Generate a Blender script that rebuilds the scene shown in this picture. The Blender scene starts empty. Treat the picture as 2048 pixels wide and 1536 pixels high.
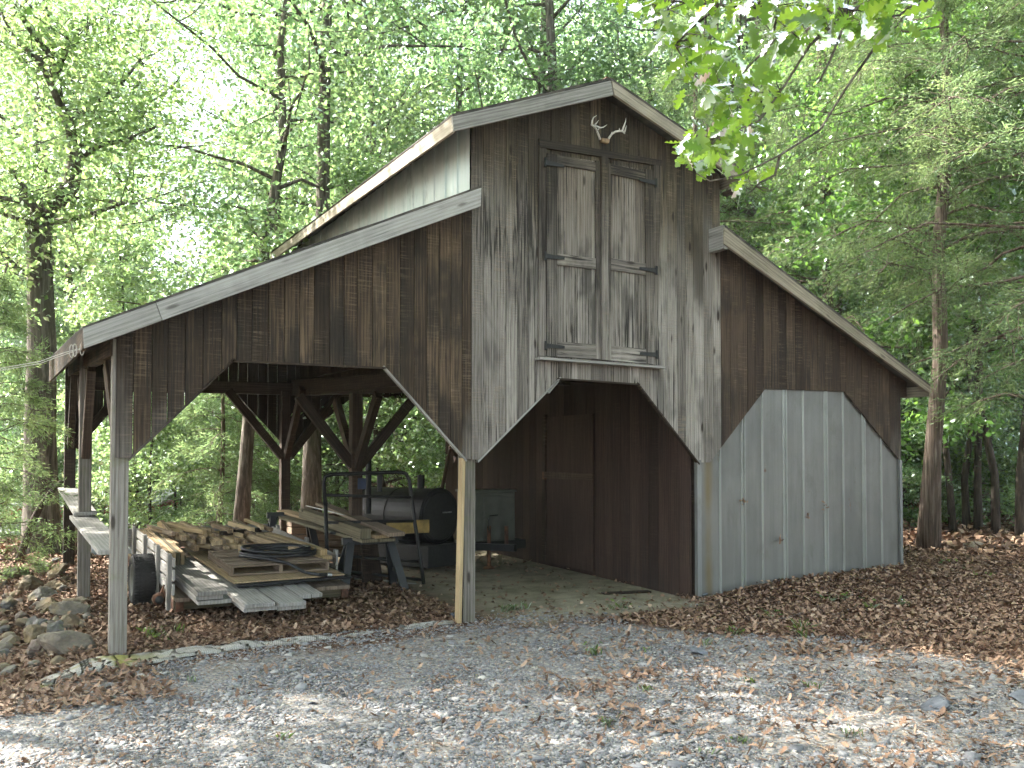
import bpy, bmesh, math, random
import numpy as np
from mathutils import Vector, Matrix
R_ = math.radians
random.seed(7); RNG = np.random.default_rng(7)
S = bpy.context.scene
COL = S.collection

# ------------------------------------------------------------------ camera geometry
FPX = 1776.0; TH = R_(29.6); CAMH = 1.7; PITCH = R_(1.5); HOR = 920.0
CR = np.array([math.cos(TH), -math.sin(TH), 0]); CF0 = np.array([math.sin(TH), math.cos(TH), 0]); CZ = np.array([0, 0, 1.0])
CF = CF0*math.cos(PITCH)+CZ*math.sin(PITCH); CU = CZ*math.cos(PITCH)-CF0*math.sin(PITCH)
CYE = HOR-FPX*math.tan(PITCH)
d0 = FPX*CAMH/395.0
CAM = -(CR*((230-1024)/FPX*d0)+CF0*d0); CAM[2] = CAMH
def ray(x, y): return CF+CR*(x-1024)/FPX+CU*(CYE-y)/FPX
def PY(x, y, Y=0.0): r = ray(x, y); return CAM+r*((Y-CAM[1])/r[1])
def PX(x, y, X=0.0): r = ray(x, y); return CAM+r*((X-CAM[0])/r[0])
def PZ(x, y, Z=0.0): r = ray(x, y); return CAM+r*((Z-CAM[2])/r[2])
def PD(x, y, d): return CAM+ray(x, y)*d

# ------------------------------------------------------------------ ground height
def vnoise(x, y, s=1.0, seed=0):
    x = np.asarray(x, float)/s; y = np.asarray(y, float)/s
    xi = np.floor(x); yi = np.floor(y); fx = x-xi; fy = y-yi
    fx = fx*fx*(3-2*fx); fy = fy*fy*(3-2*fy)
    def h(a, b):
        v = np.sin(a*127.1+b*311.7+seed*74.7)*43758.5453
        return v-np.floor(v)
    return (h(xi, yi)*(1-fx)+h(xi+1, yi)*fx)*(1-fy)+(h(xi, yi+1)*(1-fx)+h(xi+1, yi+1)*fx)*fy
def ground(x, y):
    x = np.asarray(x, float); y = np.asarray(y, float)
    z = 0.02*np.clip(y, 0, 9)
    z = z+0.03*np.clip(x-6.2, 0, 14)*np.clip((y+5)/5, 0, 1)
    z = z-0.055*np.clip(y-9, 0, 60)*np.clip((14-x)/10, 0, 1)
    z = z-0.22*np.clip(-0.25-x, 0, 1.6)*np.clip((y+1.2)/1.0, 0, 1)
    z = z+0.05*(vnoise(x, y, 2.3, 3)-0.5)*np.clip((np.abs(y+2.5)-1.5)/3, 0.25, 1)*np.where((x > -0.2) & (x < 10.6) & (y > -.4) & (y < 7), 0.2, 1)
    # leaves and soil banked against the metal wall
    z = z+0.10*np.exp(-((y+0.25)/0.5)**2)*np.clip((x-6.7)/0.8, 0, 1)*np.clip((10.6-x)/0.5, 0, 1)
    return z
def gz(x, y): return float(ground(x, y))

# ------------------------------------------------------------------ node helpers
def mat(name):
    m = bpy.data.materials.new(name); m.use_nodes = True
    nt = m.node_tree
    b = nt.nodes.get('Principled BSDF')
    return m, nt, b
def nd(nt, typ, ins=None, **props):
    n = nt.nodes.new(typ)
    for k, v in props.items(): setattr(n, k, v)
    for k, v in (ins or {}).items():
        s = n.inputs[k]
        if isinstance(v, bpy.types.NodeSocket): nt.links.new(v, s)
        else: s.default_value = v
    return n
def lk(nt, a, b): nt.links.new(a, b)
def mth(nt, op, a, b=0.0, clamp=False):
    n = nd(nt, 'ShaderNodeMath', {0: a, 1: b}, operation=op, use_clamp=clamp); return n.outputs[0]
def mixc(nt, f, a, b, bt='MIX'):
    n = nd(nt, 'ShaderNodeMix', {0: f, 6: a, 7: b}, data_type='RGBA', blend_type=bt); return n.outputs[2]
def sst(nt, v, a, b, lo=0.0, hi=1.0):
    n = nd(nt, 'ShaderNodeMapRange', {0: v, 1: a, 2: b, 3: lo, 4: hi}, interpolation_type='SMOOTHSTEP'); return n.outputs[0]
def ramp(nt, f, stops):
    n = nt.nodes.new('ShaderNodeValToRGB'); e = n.color_ramp.elements
    while len(e) < len(stops): e.new(0.5)
    for i, (p, c) in enumerate(stops):
        e[i].position = p; e[i].color = (*c, 1) if len(c) == 3 else c
    nt.links.new(f, n.inputs[0]); return n.outputs[0]
def vmul(nt, v, s, add=None):
    n = nd(nt, 'ShaderNodeMapping', {0: v}); n.inputs['Scale'].default_value = s
    if add is not None: n.inputs['Location'].default_value = add
    return n.outputs[0]
def noise(nt, v, scale=1.0, detail=4.0, rough=0.55, dist=0.0):
    return nd(nt, 'ShaderNodeTexNoise', {'Vector': v, 'Scale': scale, 'Detail': detail, 'Roughness': rough, 'Distortion': dist}).outputs[0]
def attr(nt, name): return nd(nt, 'ShaderNodeAttribute', attribute_name=name)
def c4(c): return (*c, 1.0)

# ------------------------------------------------------------------ materials
MAT = {}
def wood(name, dark, mid, light, grey=None, gz0=0, gz1=1, gbias=0.0, stain=0.5, saw=0.5, bump=0.5, knots=0.25, rough=0.85, moss=0.0, blotch=0.25):
    """boards: uv = metres across / along the grain, bid = one random number per board"""
    m, nt, b = mat(name)
    uv = nd(nt, 'ShaderNodeUVMap').outputs[0]
    bid = attr(nt, 'bid').outputs['Fac']
    pos = nd(nt, 'ShaderNodeNewGeometry').outputs['Position']
    off = nd(nt, 'ShaderNodeCombineXYZ', {0: mth(nt, 'MULTIPLY', bid, 37.0), 1: mth(nt, 'MULTIPLY', bid, 91.0)}).outputs[0]
    uvo = nd(nt, 'ShaderNodeVectorMath', {0: uv, 1: off}, operation='ADD').outputs[0]
    fine = noise(nt, vmul(nt, uvo, (110, 3.2, 1)), 1, 6, 0.6, 0.3)
    broad = noise(nt, vmul(nt, uvo, (16, 0.9, 1)), 1, 5, 0.6, 0.6)
    ring = nd(nt, 'ShaderNodeTexWave', {'Vector': vmul(nt, uvo, (1, 0.06, 1)), 'Scale': 9.0, 'Distortion': 5.0, 'Detail': 3.0, 'Detail Scale': 1.4}, wave_type='BANDS', bands_direction='X').outputs['Fac']
    sawn = sst(nt, noise(nt, vmul(nt, uvo, (3.0, 58, 1)), 1, 3, 0.6, 0.5), 0.50, 0.62)
    sawm = mth(nt, 'MULTIPLY', sst(nt, noise(nt, vmul(nt, uvo, (4, 1.2, 1)), 1, 2), 0.42, 0.66), saw)
    f = mth(nt, 'ADD', mth(nt, 'MULTIPLY', fine, 0.55), mth(nt, 'MULTIPLY', broad, 0.45))
    f = mth(nt, 'ADD', f, mth(nt, 'MULTIPLY', mth(nt, 'SUBTRACT', bid, 0.5), 0.34))
    f = mth(nt, 'ADD', f, mth(nt, 'MULTIPLY', mth(nt, 'SUBTRACT', ring, 0.5), 0.13))
    col = ramp(nt, f, [(0.25, dark), (0.5, mid), (0.78, light)])
    if grey is not None:
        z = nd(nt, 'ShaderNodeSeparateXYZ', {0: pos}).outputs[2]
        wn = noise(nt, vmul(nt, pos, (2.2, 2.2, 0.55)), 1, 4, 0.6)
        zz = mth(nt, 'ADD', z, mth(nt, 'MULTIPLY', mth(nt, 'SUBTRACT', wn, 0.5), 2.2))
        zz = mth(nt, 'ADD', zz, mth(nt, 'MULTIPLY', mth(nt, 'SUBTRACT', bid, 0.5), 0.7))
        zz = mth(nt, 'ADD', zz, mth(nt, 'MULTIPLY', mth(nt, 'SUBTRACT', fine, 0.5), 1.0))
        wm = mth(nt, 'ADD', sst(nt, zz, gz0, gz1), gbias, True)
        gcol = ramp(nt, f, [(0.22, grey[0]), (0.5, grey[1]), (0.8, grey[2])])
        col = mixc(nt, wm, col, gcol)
    # saw marks: thin lighter / darker cross bands
    col = mixc(nt, mth(nt, 'MULTIPLY', sawm, sawn), col, mixc(nt, 0.35, col, c4((0.30, 0.22, 0.15))))
    # black water stains running with the grain
    st = noise(nt, vmul(nt, uvo, (44, 1.1, 1)), 1, 5, 0.65, 0.4)
    reg = noise(nt, vmul(nt, pos, (0.8, 0.8, 0.42)), 1, 3, 0.6)
    sm = sst(nt, mth(nt, 'ADD', st, mth(nt, 'MULTIPLY', mth(nt, 'SUBTRACT', reg, 0.5), 0.8)), 0.555, 0.66)
    col = mixc(nt, mth(nt, 'MULTIPLY', sm, stain), col, c4((0.022, 0.018, 0.015)))
    big = noise(nt, nd(nt, 'ShaderNodeVectorMath', {0: vmul(nt, pos, (1.3, 1.3, 0.75)), 1: nd(nt, 'ShaderNodeCombineXYZ', {2: mth(nt, 'MULTIPLY', bid, 1.3)}).outputs[0]}, operation='ADD').outputs[0], 1, 4, 0.6, 0.3)
    bm_ = sst(nt, mth(nt, 'ADD', mth(nt, 'ADD', big, mth(nt, 'MULTIPLY', mth(nt, 'SUBTRACT', bid, 0.5), 0.22)), mth(nt, 'MULTIPLY', mth(nt, 'SUBTRACT', st, 0.5), 0.35)), 0.50, 0.68)
    col = mixc(nt, mth(nt, 'MULTIPLY', bm_, blotch), col, mixc(nt, 0.78, col, c4((0.016, 0.013, 0.011))))
    # short dark checks and knots
    vor = nd(nt, 'ShaderNodeTexVoronoi', {'Vector': vmul(nt, uvo, (6.5, 1.9, 1)), 'Scale': 1.0, 'Randomness': 1.0}).outputs['Distance']
    kn = sst(nt, mth(nt, 'ADD', vor, mth(nt, 'MULTIPLY', mth(nt, 'SUBTRACT', fine, 0.5), 0.12)), 0.17, 0.07)
    col = mixc(nt, mth(nt, 'MULTIPLY', kn, knots), col, c4((0.028, 0.02, 0.015)))
    if moss:
        mn = noise(nt, vmul(nt, pos, (5, 5, 5)), 1, 4)
        col = mixc(nt, mth(nt, 'MULTIPLY', sst(nt, mn, 0.5, 0.7), moss), col, c4((0.12, 0.13, 0.05)))
    lk(nt, col, b.inputs['Base Color']); b.inputs['Roughness'].default_value = rough
    b.inputs['Specular IOR Level'].default_value = 0.25
    hgt = mth(nt, 'ADD', mth(nt, 'MULTIPLY', fine, 0.7), mth(nt, 'MULTIPLY', mth(nt, 'MULTIPLY', sawn, sawm), 0.5))
    bp = nd(nt, 'ShaderNodeBump', {'Height': hgt, 'Strength': bump, 'Distance': 0.006})
    lk(nt, bp.outputs[0], b.inputs['Normal'])
    MAT[name] = m; return m
G_B = [(0.082, 0.070, 0.060), (0.235, 0.206, 0.178), (0.41, 0.37, 0.328)]
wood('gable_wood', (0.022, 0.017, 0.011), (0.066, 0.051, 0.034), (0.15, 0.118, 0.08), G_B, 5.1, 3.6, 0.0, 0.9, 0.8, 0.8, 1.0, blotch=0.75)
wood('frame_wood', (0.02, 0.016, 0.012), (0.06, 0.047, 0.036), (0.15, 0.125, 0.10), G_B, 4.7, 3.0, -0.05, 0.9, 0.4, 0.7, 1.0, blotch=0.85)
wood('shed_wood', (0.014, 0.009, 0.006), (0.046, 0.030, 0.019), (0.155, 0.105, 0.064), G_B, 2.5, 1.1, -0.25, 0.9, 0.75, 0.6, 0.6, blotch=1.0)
wood('right_wood', (0.018, 0.0115, 0.008), (0.05, 0.032, 0.022), (0.115, 0.078, 0.053), G_B, 2.6, 1.2, -0.25, 0.6, 0.6, 0.6, 0.6, blotch=0.8)
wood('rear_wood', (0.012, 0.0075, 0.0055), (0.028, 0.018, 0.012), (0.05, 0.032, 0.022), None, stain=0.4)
wood('trim_wood', (0.115, 0.105, 0.09), (0.275, 0.26, 0.235), (0.43, 0.41, 0.375), None, stain=0.35, saw=0.25, knots=0.6)
wood('trim_warm', (0.13, 0.105, 0.075), (0.28, 0.24, 0.18), (0.42, 0.37, 0.29), None, stain=0.3, saw=0.2, knots=0.6, moss=0.25)
wood('post_wood', (0.075, 0.064, 0.052), (0.185, 0.165, 0.14), (0.35, 0.32, 0.28), None, stain=0.35, saw=0.1, bump=0.9, knots=0.85, moss=0.3)
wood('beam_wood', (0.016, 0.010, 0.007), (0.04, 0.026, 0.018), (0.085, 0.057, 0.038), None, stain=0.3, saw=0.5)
wood('door_wood', (0.06, 0.045, 0.033), (0.15, 0.12, 0.095), (0.30, 0.26, 0.22), G_B, 5.0, 3.6, -0.1, 0.9, 0.2, 0.6, 0.8, blotch=0.9)
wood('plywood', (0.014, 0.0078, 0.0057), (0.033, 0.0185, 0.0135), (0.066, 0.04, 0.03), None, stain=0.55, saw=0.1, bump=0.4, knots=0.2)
wood('new_wood', (0.27, 0.185, 0.09), (0.42, 0.305, 0.16), (0.54, 0.41, 0.235), None, stain=0.05, saw=0.15, knots=0.25, rough=0.7)
wood('lumber', (0.16, 0.105, 0.06), (0.31, 0.22, 0.125), (0.46, 0.35, 0.21), None, stain=0.2, saw=0.3, knots=0.3)
wood('grey_plank', (0.15, 0.138, 0.12), (0.28, 0.265, 0.24), (0.42, 0.40, 0.365), None, stain=0.1, saw=0.35, knots=0.3)
wood('pallet_wood', (0.10, 0.072, 0.048), (0.21, 0.158, 0.11), (0.33, 0.255, 0.185), None, stain=0.25, saw=0.35)
wood('green_timber', (0.06, 0.05, 0.03), (0.12, 0.10, 0.06), (0.20, 0.175, 0.11), None, stain=0.25, saw=0.2)

def simple(name, col, rough=0.6, metal=0.0, var=0.25, scale=8.0, bump=0.2, col2=None):
    m, nt, b = mat(name)
    co = nd(nt, 'ShaderNodeTexCoord').outputs['Object']
    n = noise(nt, co, scale, 5, 0.6)
    c2 = col2 or tuple(v*(1-var*1.4) for v in col)
    c = mixc(nt, sst(nt, n, 0.3, 0.7), c4(c2), c4(col))
    lk(nt, c, b.inputs['Base Color']); b.inputs['Roughness'].default_value = rough; b.inputs['Metallic'].default_value = metal
    if bump:
        bp = nd(nt, 'ShaderNodeBump', {'Height': n, 'Strength': bump, 'Distance': 0.01}); lk(nt, bp.outputs[0], b.inputs['Normal'])
    MAT[name] = m; return m
simple('black_steel', (0.016, 0.016, 0.016), 0.55, 0.3, 0.4, 12)
simple('black_iron', (0.018, 0.018, 0.017), 0.7, 0.0, 0.4, 25)
simple('black_plastic', (0.016, 0.017, 0.019), 0.5, 0, 0.3, 10)
simple('rubber', (0.022, 0.021, 0.02), 0.8, 0, 0.4, 30)
simple('hose_rubber', (0.02, 0.02, 0.021), 0.42, 0, 0.3, 20, 0.05)
simple('zinc', (0.5, 0.5, 0.48), 0.4, 0.9, 0.3, 20)
simple('cabinet_paint', (0.085, 0.09, 0.07), 0.5, 0, 0.25, 5)
simple('yellow_paint', (0.42, 0.27, 0.06), 0.5, 0, 0.4, 6)
simple('rust', (0.16, 0.07, 0.035), 0.8, 0.2, 0.6, 14)
simple('bone', (0.76, 0.73, 0.66), 0.5, 0, 0.25, 14)
simple('bone_plate', (0.34, 0.22, 0.12), 0.7, 0, 0.4, 14)
simple('rope', (0.55, 0.52, 0.45), 0.7, 0, 0.2, 30)
simple('blue_plastic', (0.03, 0.05, 0.11), 0.5, 0, 0.3, 9)
simple('pale_plastic', (0.48, 0.52, 0.55), 0.5, 0, 0.15, 4)
simple('amber_lens', (0.30, 0.07, 0.025), 0.3, 0, 0.3, 9)
simple('red_paint', (0.33, 0.05, 0.03), 0.6, 0, 0.35, 3)
simple('grey_roof', (0.46, 0.47, 0.47), 0.6, 0, 0.25, 3)
simple('dark_wall', (0.035, 0.025, 0.022), 0.8, 0, 0.4, 3)
simple('roof_felt', (0.09, 0.075, 0.06), 0.9, 0, 0.5, 6)

def metal_panel(name, base, streak, rusty, metallic, rough):
    m, nt, b = mat(name)
    pos = nd(nt, 'ShaderNodeNewGeometry').outputs['Position']
    n1 = noise(nt, vmul(nt, pos, (9, 9, 0.5)), 1, 5, 0.6, 0.3)
    n2 = noise(nt, vmul(nt, pos, (0.9, 0.9, 0.6)), 1, 4, 0.6)
    n3 = noise(nt, vmul(nt, pos, (5, 5, 3)), 1, 6, 0.75)
    n4 = noise(nt, vmul(nt, pos, (45, 45, 20)), 1, 3)
    c = mixc(nt, sst(nt, n1, 0.35, 0.7), c4(base), c4(streak))
    c = mixc(nt, mth(nt, 'MULTIPLY', sst(nt, n2, 0.42, 0.7), 0.5), c, c4(tuple(v*0.62 for v in base)))
    c = mixc(nt, mth(nt, 'MULTIPLY', sst(nt, n3, 0.64, 0.74), 0.4), c, c4((0.30, 0.30, 0.27)))
    c = mixc(nt, mth(nt, 'MULTIPLY', sst(nt, noise(nt, vmul(nt, pos, (3.1, 3.1, 1.6), (4, 2, 1)), 1, 5, 0.7), 0.52, 0.72), 0.45), c, c4((0.085, 0.08, 0.06)))
    rz = mth(nt, 'ADD', n3, mth(nt, 'MULTIPLY', n4, 0.35))
    c = mixc(nt, mth(nt, 'MULTIPLY', sst(nt, rz, 0.83, 0.93), rusty), c, c4((0.10, 0.045, 0.02)))
    x, y, z = nd(nt, 'ShaderNodeSeparateXYZ', {0: pos}).outputs
    # run of rust and algae by the corner trim
    run = sst(nt, mth(nt, 'ABSOLUTE', mth(nt, 'SUBTRACT', mth(nt, 'ADD', x, mth(nt, 'MULTIPLY', n1, 0.10)), 6.80)), 0.10, 0.0)
    c = mixc(nt, mth(nt, 'MULTIPLY', mth(nt, 'MULTIPLY', run, rusty), sst(nt, n2, 0.2, 0.6)), c, c4((0.13, 0.095, 0.035)))
    lk(nt, c, b.inputs['Base Color']); b.inputs['Metallic'].default_value = metallic
    lk(nt, sst(nt, n3, 0.3, 0.7, rough-0.08, rough+0.12), b.inputs['Roughness'])
    dent = noise(nt, vmul(nt, pos, (2.2, 2.2, 1.1)), 1, 2)
    bp = nd(nt, 'ShaderNodeBump', {'Height': dent, 'Strength': 0.25, 'Distance': 0.05}); lk(nt, bp.outputs[0], b.inputs['Normal'])
    MAT[name] = m
metal_panel('galvanised', (0.132, 0.130, 0.116), (0.165, 0.163, 0.147), 0.9, 0.3, 0.45)
metal_panel('pale_metal', (0.52, 0.55, 0.52), (0.42, 0.50, 0.47), 0.15, 0.25, 0.5)
metal_panel('zinc_trim', (0.21, 0.215, 0.205), (0.16, 0.165, 0.155), 0.5, 0.4, 0.45)

def leaf_mat(name, ref, trans, k=0.5, gloss=0.06, rough=0.4, var=0.5, gtint=(0.8, 0.9, 0.8)):
    m = bpy.data.materials.new(name); m.use_nodes = True; nt = m.node_tree; nt.nodes.clear()
    bid = attr(nt, 'bid').outputs['Fac']
    oi = nd(nt, 'ShaderNodeObjectInfo').outputs['Random']
    v = mth(nt, 'ADD', mth(nt, 'MULTIPLY', bid, 0.75), mth(nt, 'MULTIPLY', oi, 0.25))
    dk = lambda c, s, w: tuple(min(1, a*s*ww) for a, ww in zip(c, w))
    cr = ramp(nt, v, [(0.0, dk(ref, 1-var, (0.85, 1, 1.15))), (0.5, ref), (1.0, dk(ref, 1+var, (1.15, 1.0, 0.9)))])
    ct = ramp(nt, v, [(0.0, dk(trans, 1-var*0.7, (0.8, 1, 1.1))), (0.5, trans), (1.0, dk(trans, 1+var*0.6, (1.12, 1.0, 0.9)))])
    d = nd(nt, 'ShaderNodeBsdfDiffuse', {'Color': cr}); t = nd(nt, 'ShaderNodeBsdfTranslucent', {'Color': ct})
    mx = nd(nt, 'ShaderNodeMixShader', {0: k, 1: d.outputs[0], 2: t.outputs[0]})
    g = nd(nt, 'ShaderNodeBsdfGlossy', {'Color': c4(gtint), 'Roughness': rough})
    fr = nd(nt, 'ShaderNodeFresnel', {'IOR': 1.35})
    m2 = nd(nt, 'ShaderNodeMixShader', {0: mth(nt, 'MULTIPLY', fr.outputs[0], gloss*10), 1: mx.outputs[0], 2: g.outputs[0]})
    o = nd(nt, 'ShaderNodeOutputMaterial', {0: m2.outputs[0]})
    MAT[name] = m
leaf_mat('leaf_bright', (0.09, 0.15, 0.06), (0.37, 0.54, 0.20), 0.64)
leaf_mat('leaf_mid', (0.08, 0.14, 0.065), (0.31, 0.50, 0.19), 0.62)
leaf_mat('leaf_deep', (0.065, 0.13, 0.035), (0.26, 0.48, 0.09), 0.58)
leaf_mat('leaf_cedar', (0.14, 0.20, 0.09), (0.31, 0.43, 0.17), 0.45, 0.006, 0.6, 0.55)
leaf_mat('leaf_oak', (0.07, 0.14, 0.03), (0.36, 0.56, 0.05), 0.5, 0.10, 0.28, 0.3, (1, 1, 1))
leaf_mat('leaf_grass', (0.10, 0.15, 0.04), (0.2, 0.3, 0.06), 0.4)

def attr_ramp(name, stops, rough=0.9, bumps=60.0, bump=0.3, nz=0.5):
    m, nt, b = mat(name)
    bid = attr(nt, 'bid').outputs['Fac']
    pos = nd(nt, 'ShaderNodeNewGeometry').outputs['Position']
    n = noise(nt, pos, bumps, 4, 0.6)
    c = ramp(nt, bid, stops)
    c = mixc(nt, mth(nt, 'MULTIPLY', sst(nt, n, 0.35, 0.7), nz), c, mixc(nt, 0.6, c, c4((0.02, 0.018, 0.015))))
    lk(nt, c, b.inputs['Base Color']); b.inputs['Roughness'].default_value = rough
    b.inputs['Specular IOR Level'].default_value = 0.3
    bp = nd(nt, 'ShaderNodeBump', {'Height': n, 'Strength': bump, 'Distance': 0.008}); lk(nt, bp.outputs[0], b.inputs['Normal'])
    MAT[name] = m; return m
attr_ramp('dead_leaf', [(0.0, (0.085, 0.05, 0.032)), (0.3, (0.195, 0.115, 0.072)), (0.6, (0.315, 0.20, 0.128)), (0.85, (0.39, 0.275, 0.19)), (1.0, (0.46, 0.36, 0.27))], 0.75, 40, 0.3, 0.35)
attr_ramp('gravel_stone', [(0.0, (0.098, 0.10, 0.106)), (0.4, (0.208, 0.208, 0.212)), (0.7, (0.31, 0.305, 0.295)), (0.9, (0.40, 0.375, 0.335)), (1.0, (0.52, 0.48, 0.42))], 0.85, 90, 0.4, 0.3)
attr_ramp('twig_bark', [(0.0, (0.10, 0.075, 0.055)), (0.6, (0.22, 0.18, 0.14)), (1.0, (0.38, 0.33, 0.26))], 0.9)

def bark(name, c1, c2, vs=(16, 16, 2.2), mossy=0.0, bump=1.0):
    m, nt, b = mat(name)
    co = nd(nt, 'ShaderNodeTexCoord').outputs['Object']
    n = noise(nt, vmul(nt, co, vs), 1, 6, 0.65, 0.5)
    n2 = noise(nt, vmul(nt, co, (2.5, 2.5, 1.2)), 1, 4)
    c = ramp(nt, n, [(0.32, tuple(v*0.35 for v in c1)), (0.5, c1), (0.68, c2)])
    if mossy: c = mixc(nt, mth(nt, 'MULTIPLY', sst(nt, n2, 0.45, 0.68), mossy), c, c4((0.10, 0.12, 0.055)))
    lk(nt, c, b.inputs['Base Color']); b.inputs['Roughness'].default_value = 0.95; b.inputs['Specular IOR Level'].default_value = 0.15
    bp = nd(nt, 'ShaderNodeBump', {'Height': n, 'Strength': bump, 'Distance': 0.03}); lk(nt, bp.outputs[0], b.inputs['Normal'])
    MAT[name] = m
bark('bark_grey', (0.11, 0.092, 0.075), (0.24, 0.21, 0.18), mossy=0.25)
bark('bark_dark', (0.055, 0.043, 0.034), (0.13, 0.105, 0.085))
bark('bark_cedar', (0.125, 0.093, 0.072), (0.29, 0.24, 0.195), (34, 34, 1.1))

def rock_mat():
    m, nt, b = mat('field_rock')
    co = nd(nt, 'ShaderNodeTexCoord').outputs['Object']; oi = nd(nt, 'ShaderNodeObjectInfo').outputs['Random']
    off = nd(nt, 'ShaderNodeVectorMath', {0: co, 1: nd(nt, 'ShaderNodeCombineXYZ', {0: mth(nt, 'MULTIPLY', oi, 50.0)}).outputs[0]}, operation='ADD').outputs[0]
    n = noise(nt, off, 7, 6, 0.65); n2 = noise(nt, off, 22, 5, 0.6); n3 = noise(nt, off, 3.0, 4, 0.6)
    base = ramp(nt, oi, [(0.0, (0.11, 0.112, 0.115)), (0.3, (0.175, 0.155, 0.125)), (0.6, (0.235, 0.17, 0.095)), (0.85, (0.15, 0.112, 0.098)), (1.0, (0.25, 0.205, 0.145))])
    c = mixc(nt, sst(nt, n, 0.35, 0.65), mixc(nt, 0.6, base, c4((0.06, 0.055, 0.05))), base)
    c = mixc(nt, mth(nt, 'MULTIPLY', sst(nt, n3, 0.5, 0.62), 0.5), c, c4((0.26, 0.185, 0.075)))
    nz = nd(nt, 'ShaderNodeSeparateXYZ', {0: nd(nt, 'ShaderNodeNewGeometry').outputs['Normal']}).outputs[2]
    c = mixc(nt, mth(nt, 'MULTIPLY', mth(nt, 'MULTIPLY', sst(nt, n2, 0.48, 0.66), sst(nt, nz, 0.0, 0.8)), 0.45), c, c4((0.13, 0.135, 0.06)))
    lk(nt, c, b.inputs['Base Color']); b.inputs['Roughness'].default_value = 0.9
    bp = nd(nt, 'ShaderNodeBump', {'Height': n2, 'Strength': 0.7, 'Distance': 0.03}); lk(nt, bp.outputs[0], b.inputs['Normal'])
    MAT['field_rock'] = m
rock_mat()
metal_panel('rib_metal', (0.24, 0.247, 0.225), (0.19, 0.197, 0.175), 0.6, 0.3, 0.4)  # lighter than the sheet: sky highlights on the ribs put into their colour
simple('slate', (0.15, 0.16, 0.175), 0.85, 0, 0.35, 9, 0.6)

def ground_mat():
    m, nt, b = mat('forest_ground')
    pos = nd(nt, 'ShaderNodeNewGeometry').outputs['Position']
    x, y, z = nd(nt, 'ShaderNodeSeparateXYZ', {0: pos}).outputs
    n1 = noise(nt, pos, 0.7, 4, 0.6); n2 = noise(nt, pos, 3.0, 5, 0.65); n3 = noise(nt, pos, 26, 4, 0.6)
    vor = nd(nt, 'ShaderNodeTexVoronoi', {'Vector': vmul(nt, pos, (1, 1, 0.2)), 'Scale': 42.0})
    vor2 = nd(nt, 'ShaderNodeTexVoronoi', {'Vector': vmul(nt, pos, (1, 1, 0.2)), 'Scale': 14.0})
    leafy = ramp(nt, nd(nt, 'ShaderNodeSeparateXYZ', {0: vor2.outputs['Color']}).outputs[0], [(0.0, (0.035, 0.018, 0.011)), (0.5, (0.085, 0.043, 0.026)), (1.0, (0.16, 0.088, 0.054))])
    soil = mixc(nt, n3, c4((0.05, 0.036, 0.025)), c4((0.13, 0.10, 0.07)))
    leafy = mixc(nt, sst(nt, n2, 0.5, 0.75), leafy, soil)
    grav = ramp(nt, nd(nt, 'ShaderNodeSeparateXYZ', {0: vor.outputs['Color']}).outputs[0], [(0.0, (0.09, 0.095, 0.10)), (0.45, (0.19, 0.19, 0.19)), (0.8, (0.28, 0.265, 0.24)), (1.0, (0.36, 0.31, 0.25))])
    grav = mixc(nt, sst(nt, n2, 0.45, 0.8, 0.15, 0.75), grav, c4((0.20, 0.165, 0.125)))
    gy = mth(nt, 'ADD', y, mth(nt, 'MULTIPLY', mth(nt, 'SUBTRACT', n1, 0.5), 1.3))
    gy = mth(nt, 'ADD', gy, mth(nt, 'MULTIPLY', mth(nt, 'MAXIMUM', mth(nt, 'SUBTRACT', x, 4.4), 0.0), 1.5))
    gm = sst(nt, gy, -0.2, -0.7)
    c = mixc(nt, gm, leafy, grav)
    # dusty floor of the drive-through bay
    dx = mth(nt, 'MULTIPLY', sst(nt, mth(nt, 'ADD', x, mth(nt, 'MULTIPLY', n2, 0.6)), 3.7, 4.5), sst(nt, x, 6.7, 6.4))
    dy = mth(nt, 'MULTIPLY', sst(nt, mth(nt, 'ADD', y, mth(nt, 'MULTIPLY', n2, 0.7)), -0.25, 0.2), sst(nt, y, 8.5, 7.5))
    dust = mixc(nt, sst(nt, n2, 0.35, 0.7), c4((0.27, 0.235, 0.165)), c4((0.16, 0.14, 0.09)))
    dust = mixc(nt, mth(nt, 'MULTIPLY', sst(nt, n3, 0.55, 0.75), 0.5), dust, c4((0.10, 0.075, 0.045)))
    c = mixc(nt, mth(nt, 'MULTIPLY', dx, dy), c, dust)
    lk(nt, c, b.inputs['Base Color']); b.inputs['Roughness'].default_value = 0.95; b.inputs['Specular IOR Level'].default_value = 0.15
    hh = mth(nt, 'ADD', mth(nt, 'MULTIPLY', vor.outputs['Distance'], -0.6), mth(nt, 'MULTIPLY', n3, 0.5))
    bp = nd(nt, 'ShaderNodeBump', {'Height': hh, 'Strength': 0.8, 'Distance': 0.02}); lk(nt, bp.outputs[0], b.inputs['Normal'])
    MAT['forest_ground'] = m
ground_mat()

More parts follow.
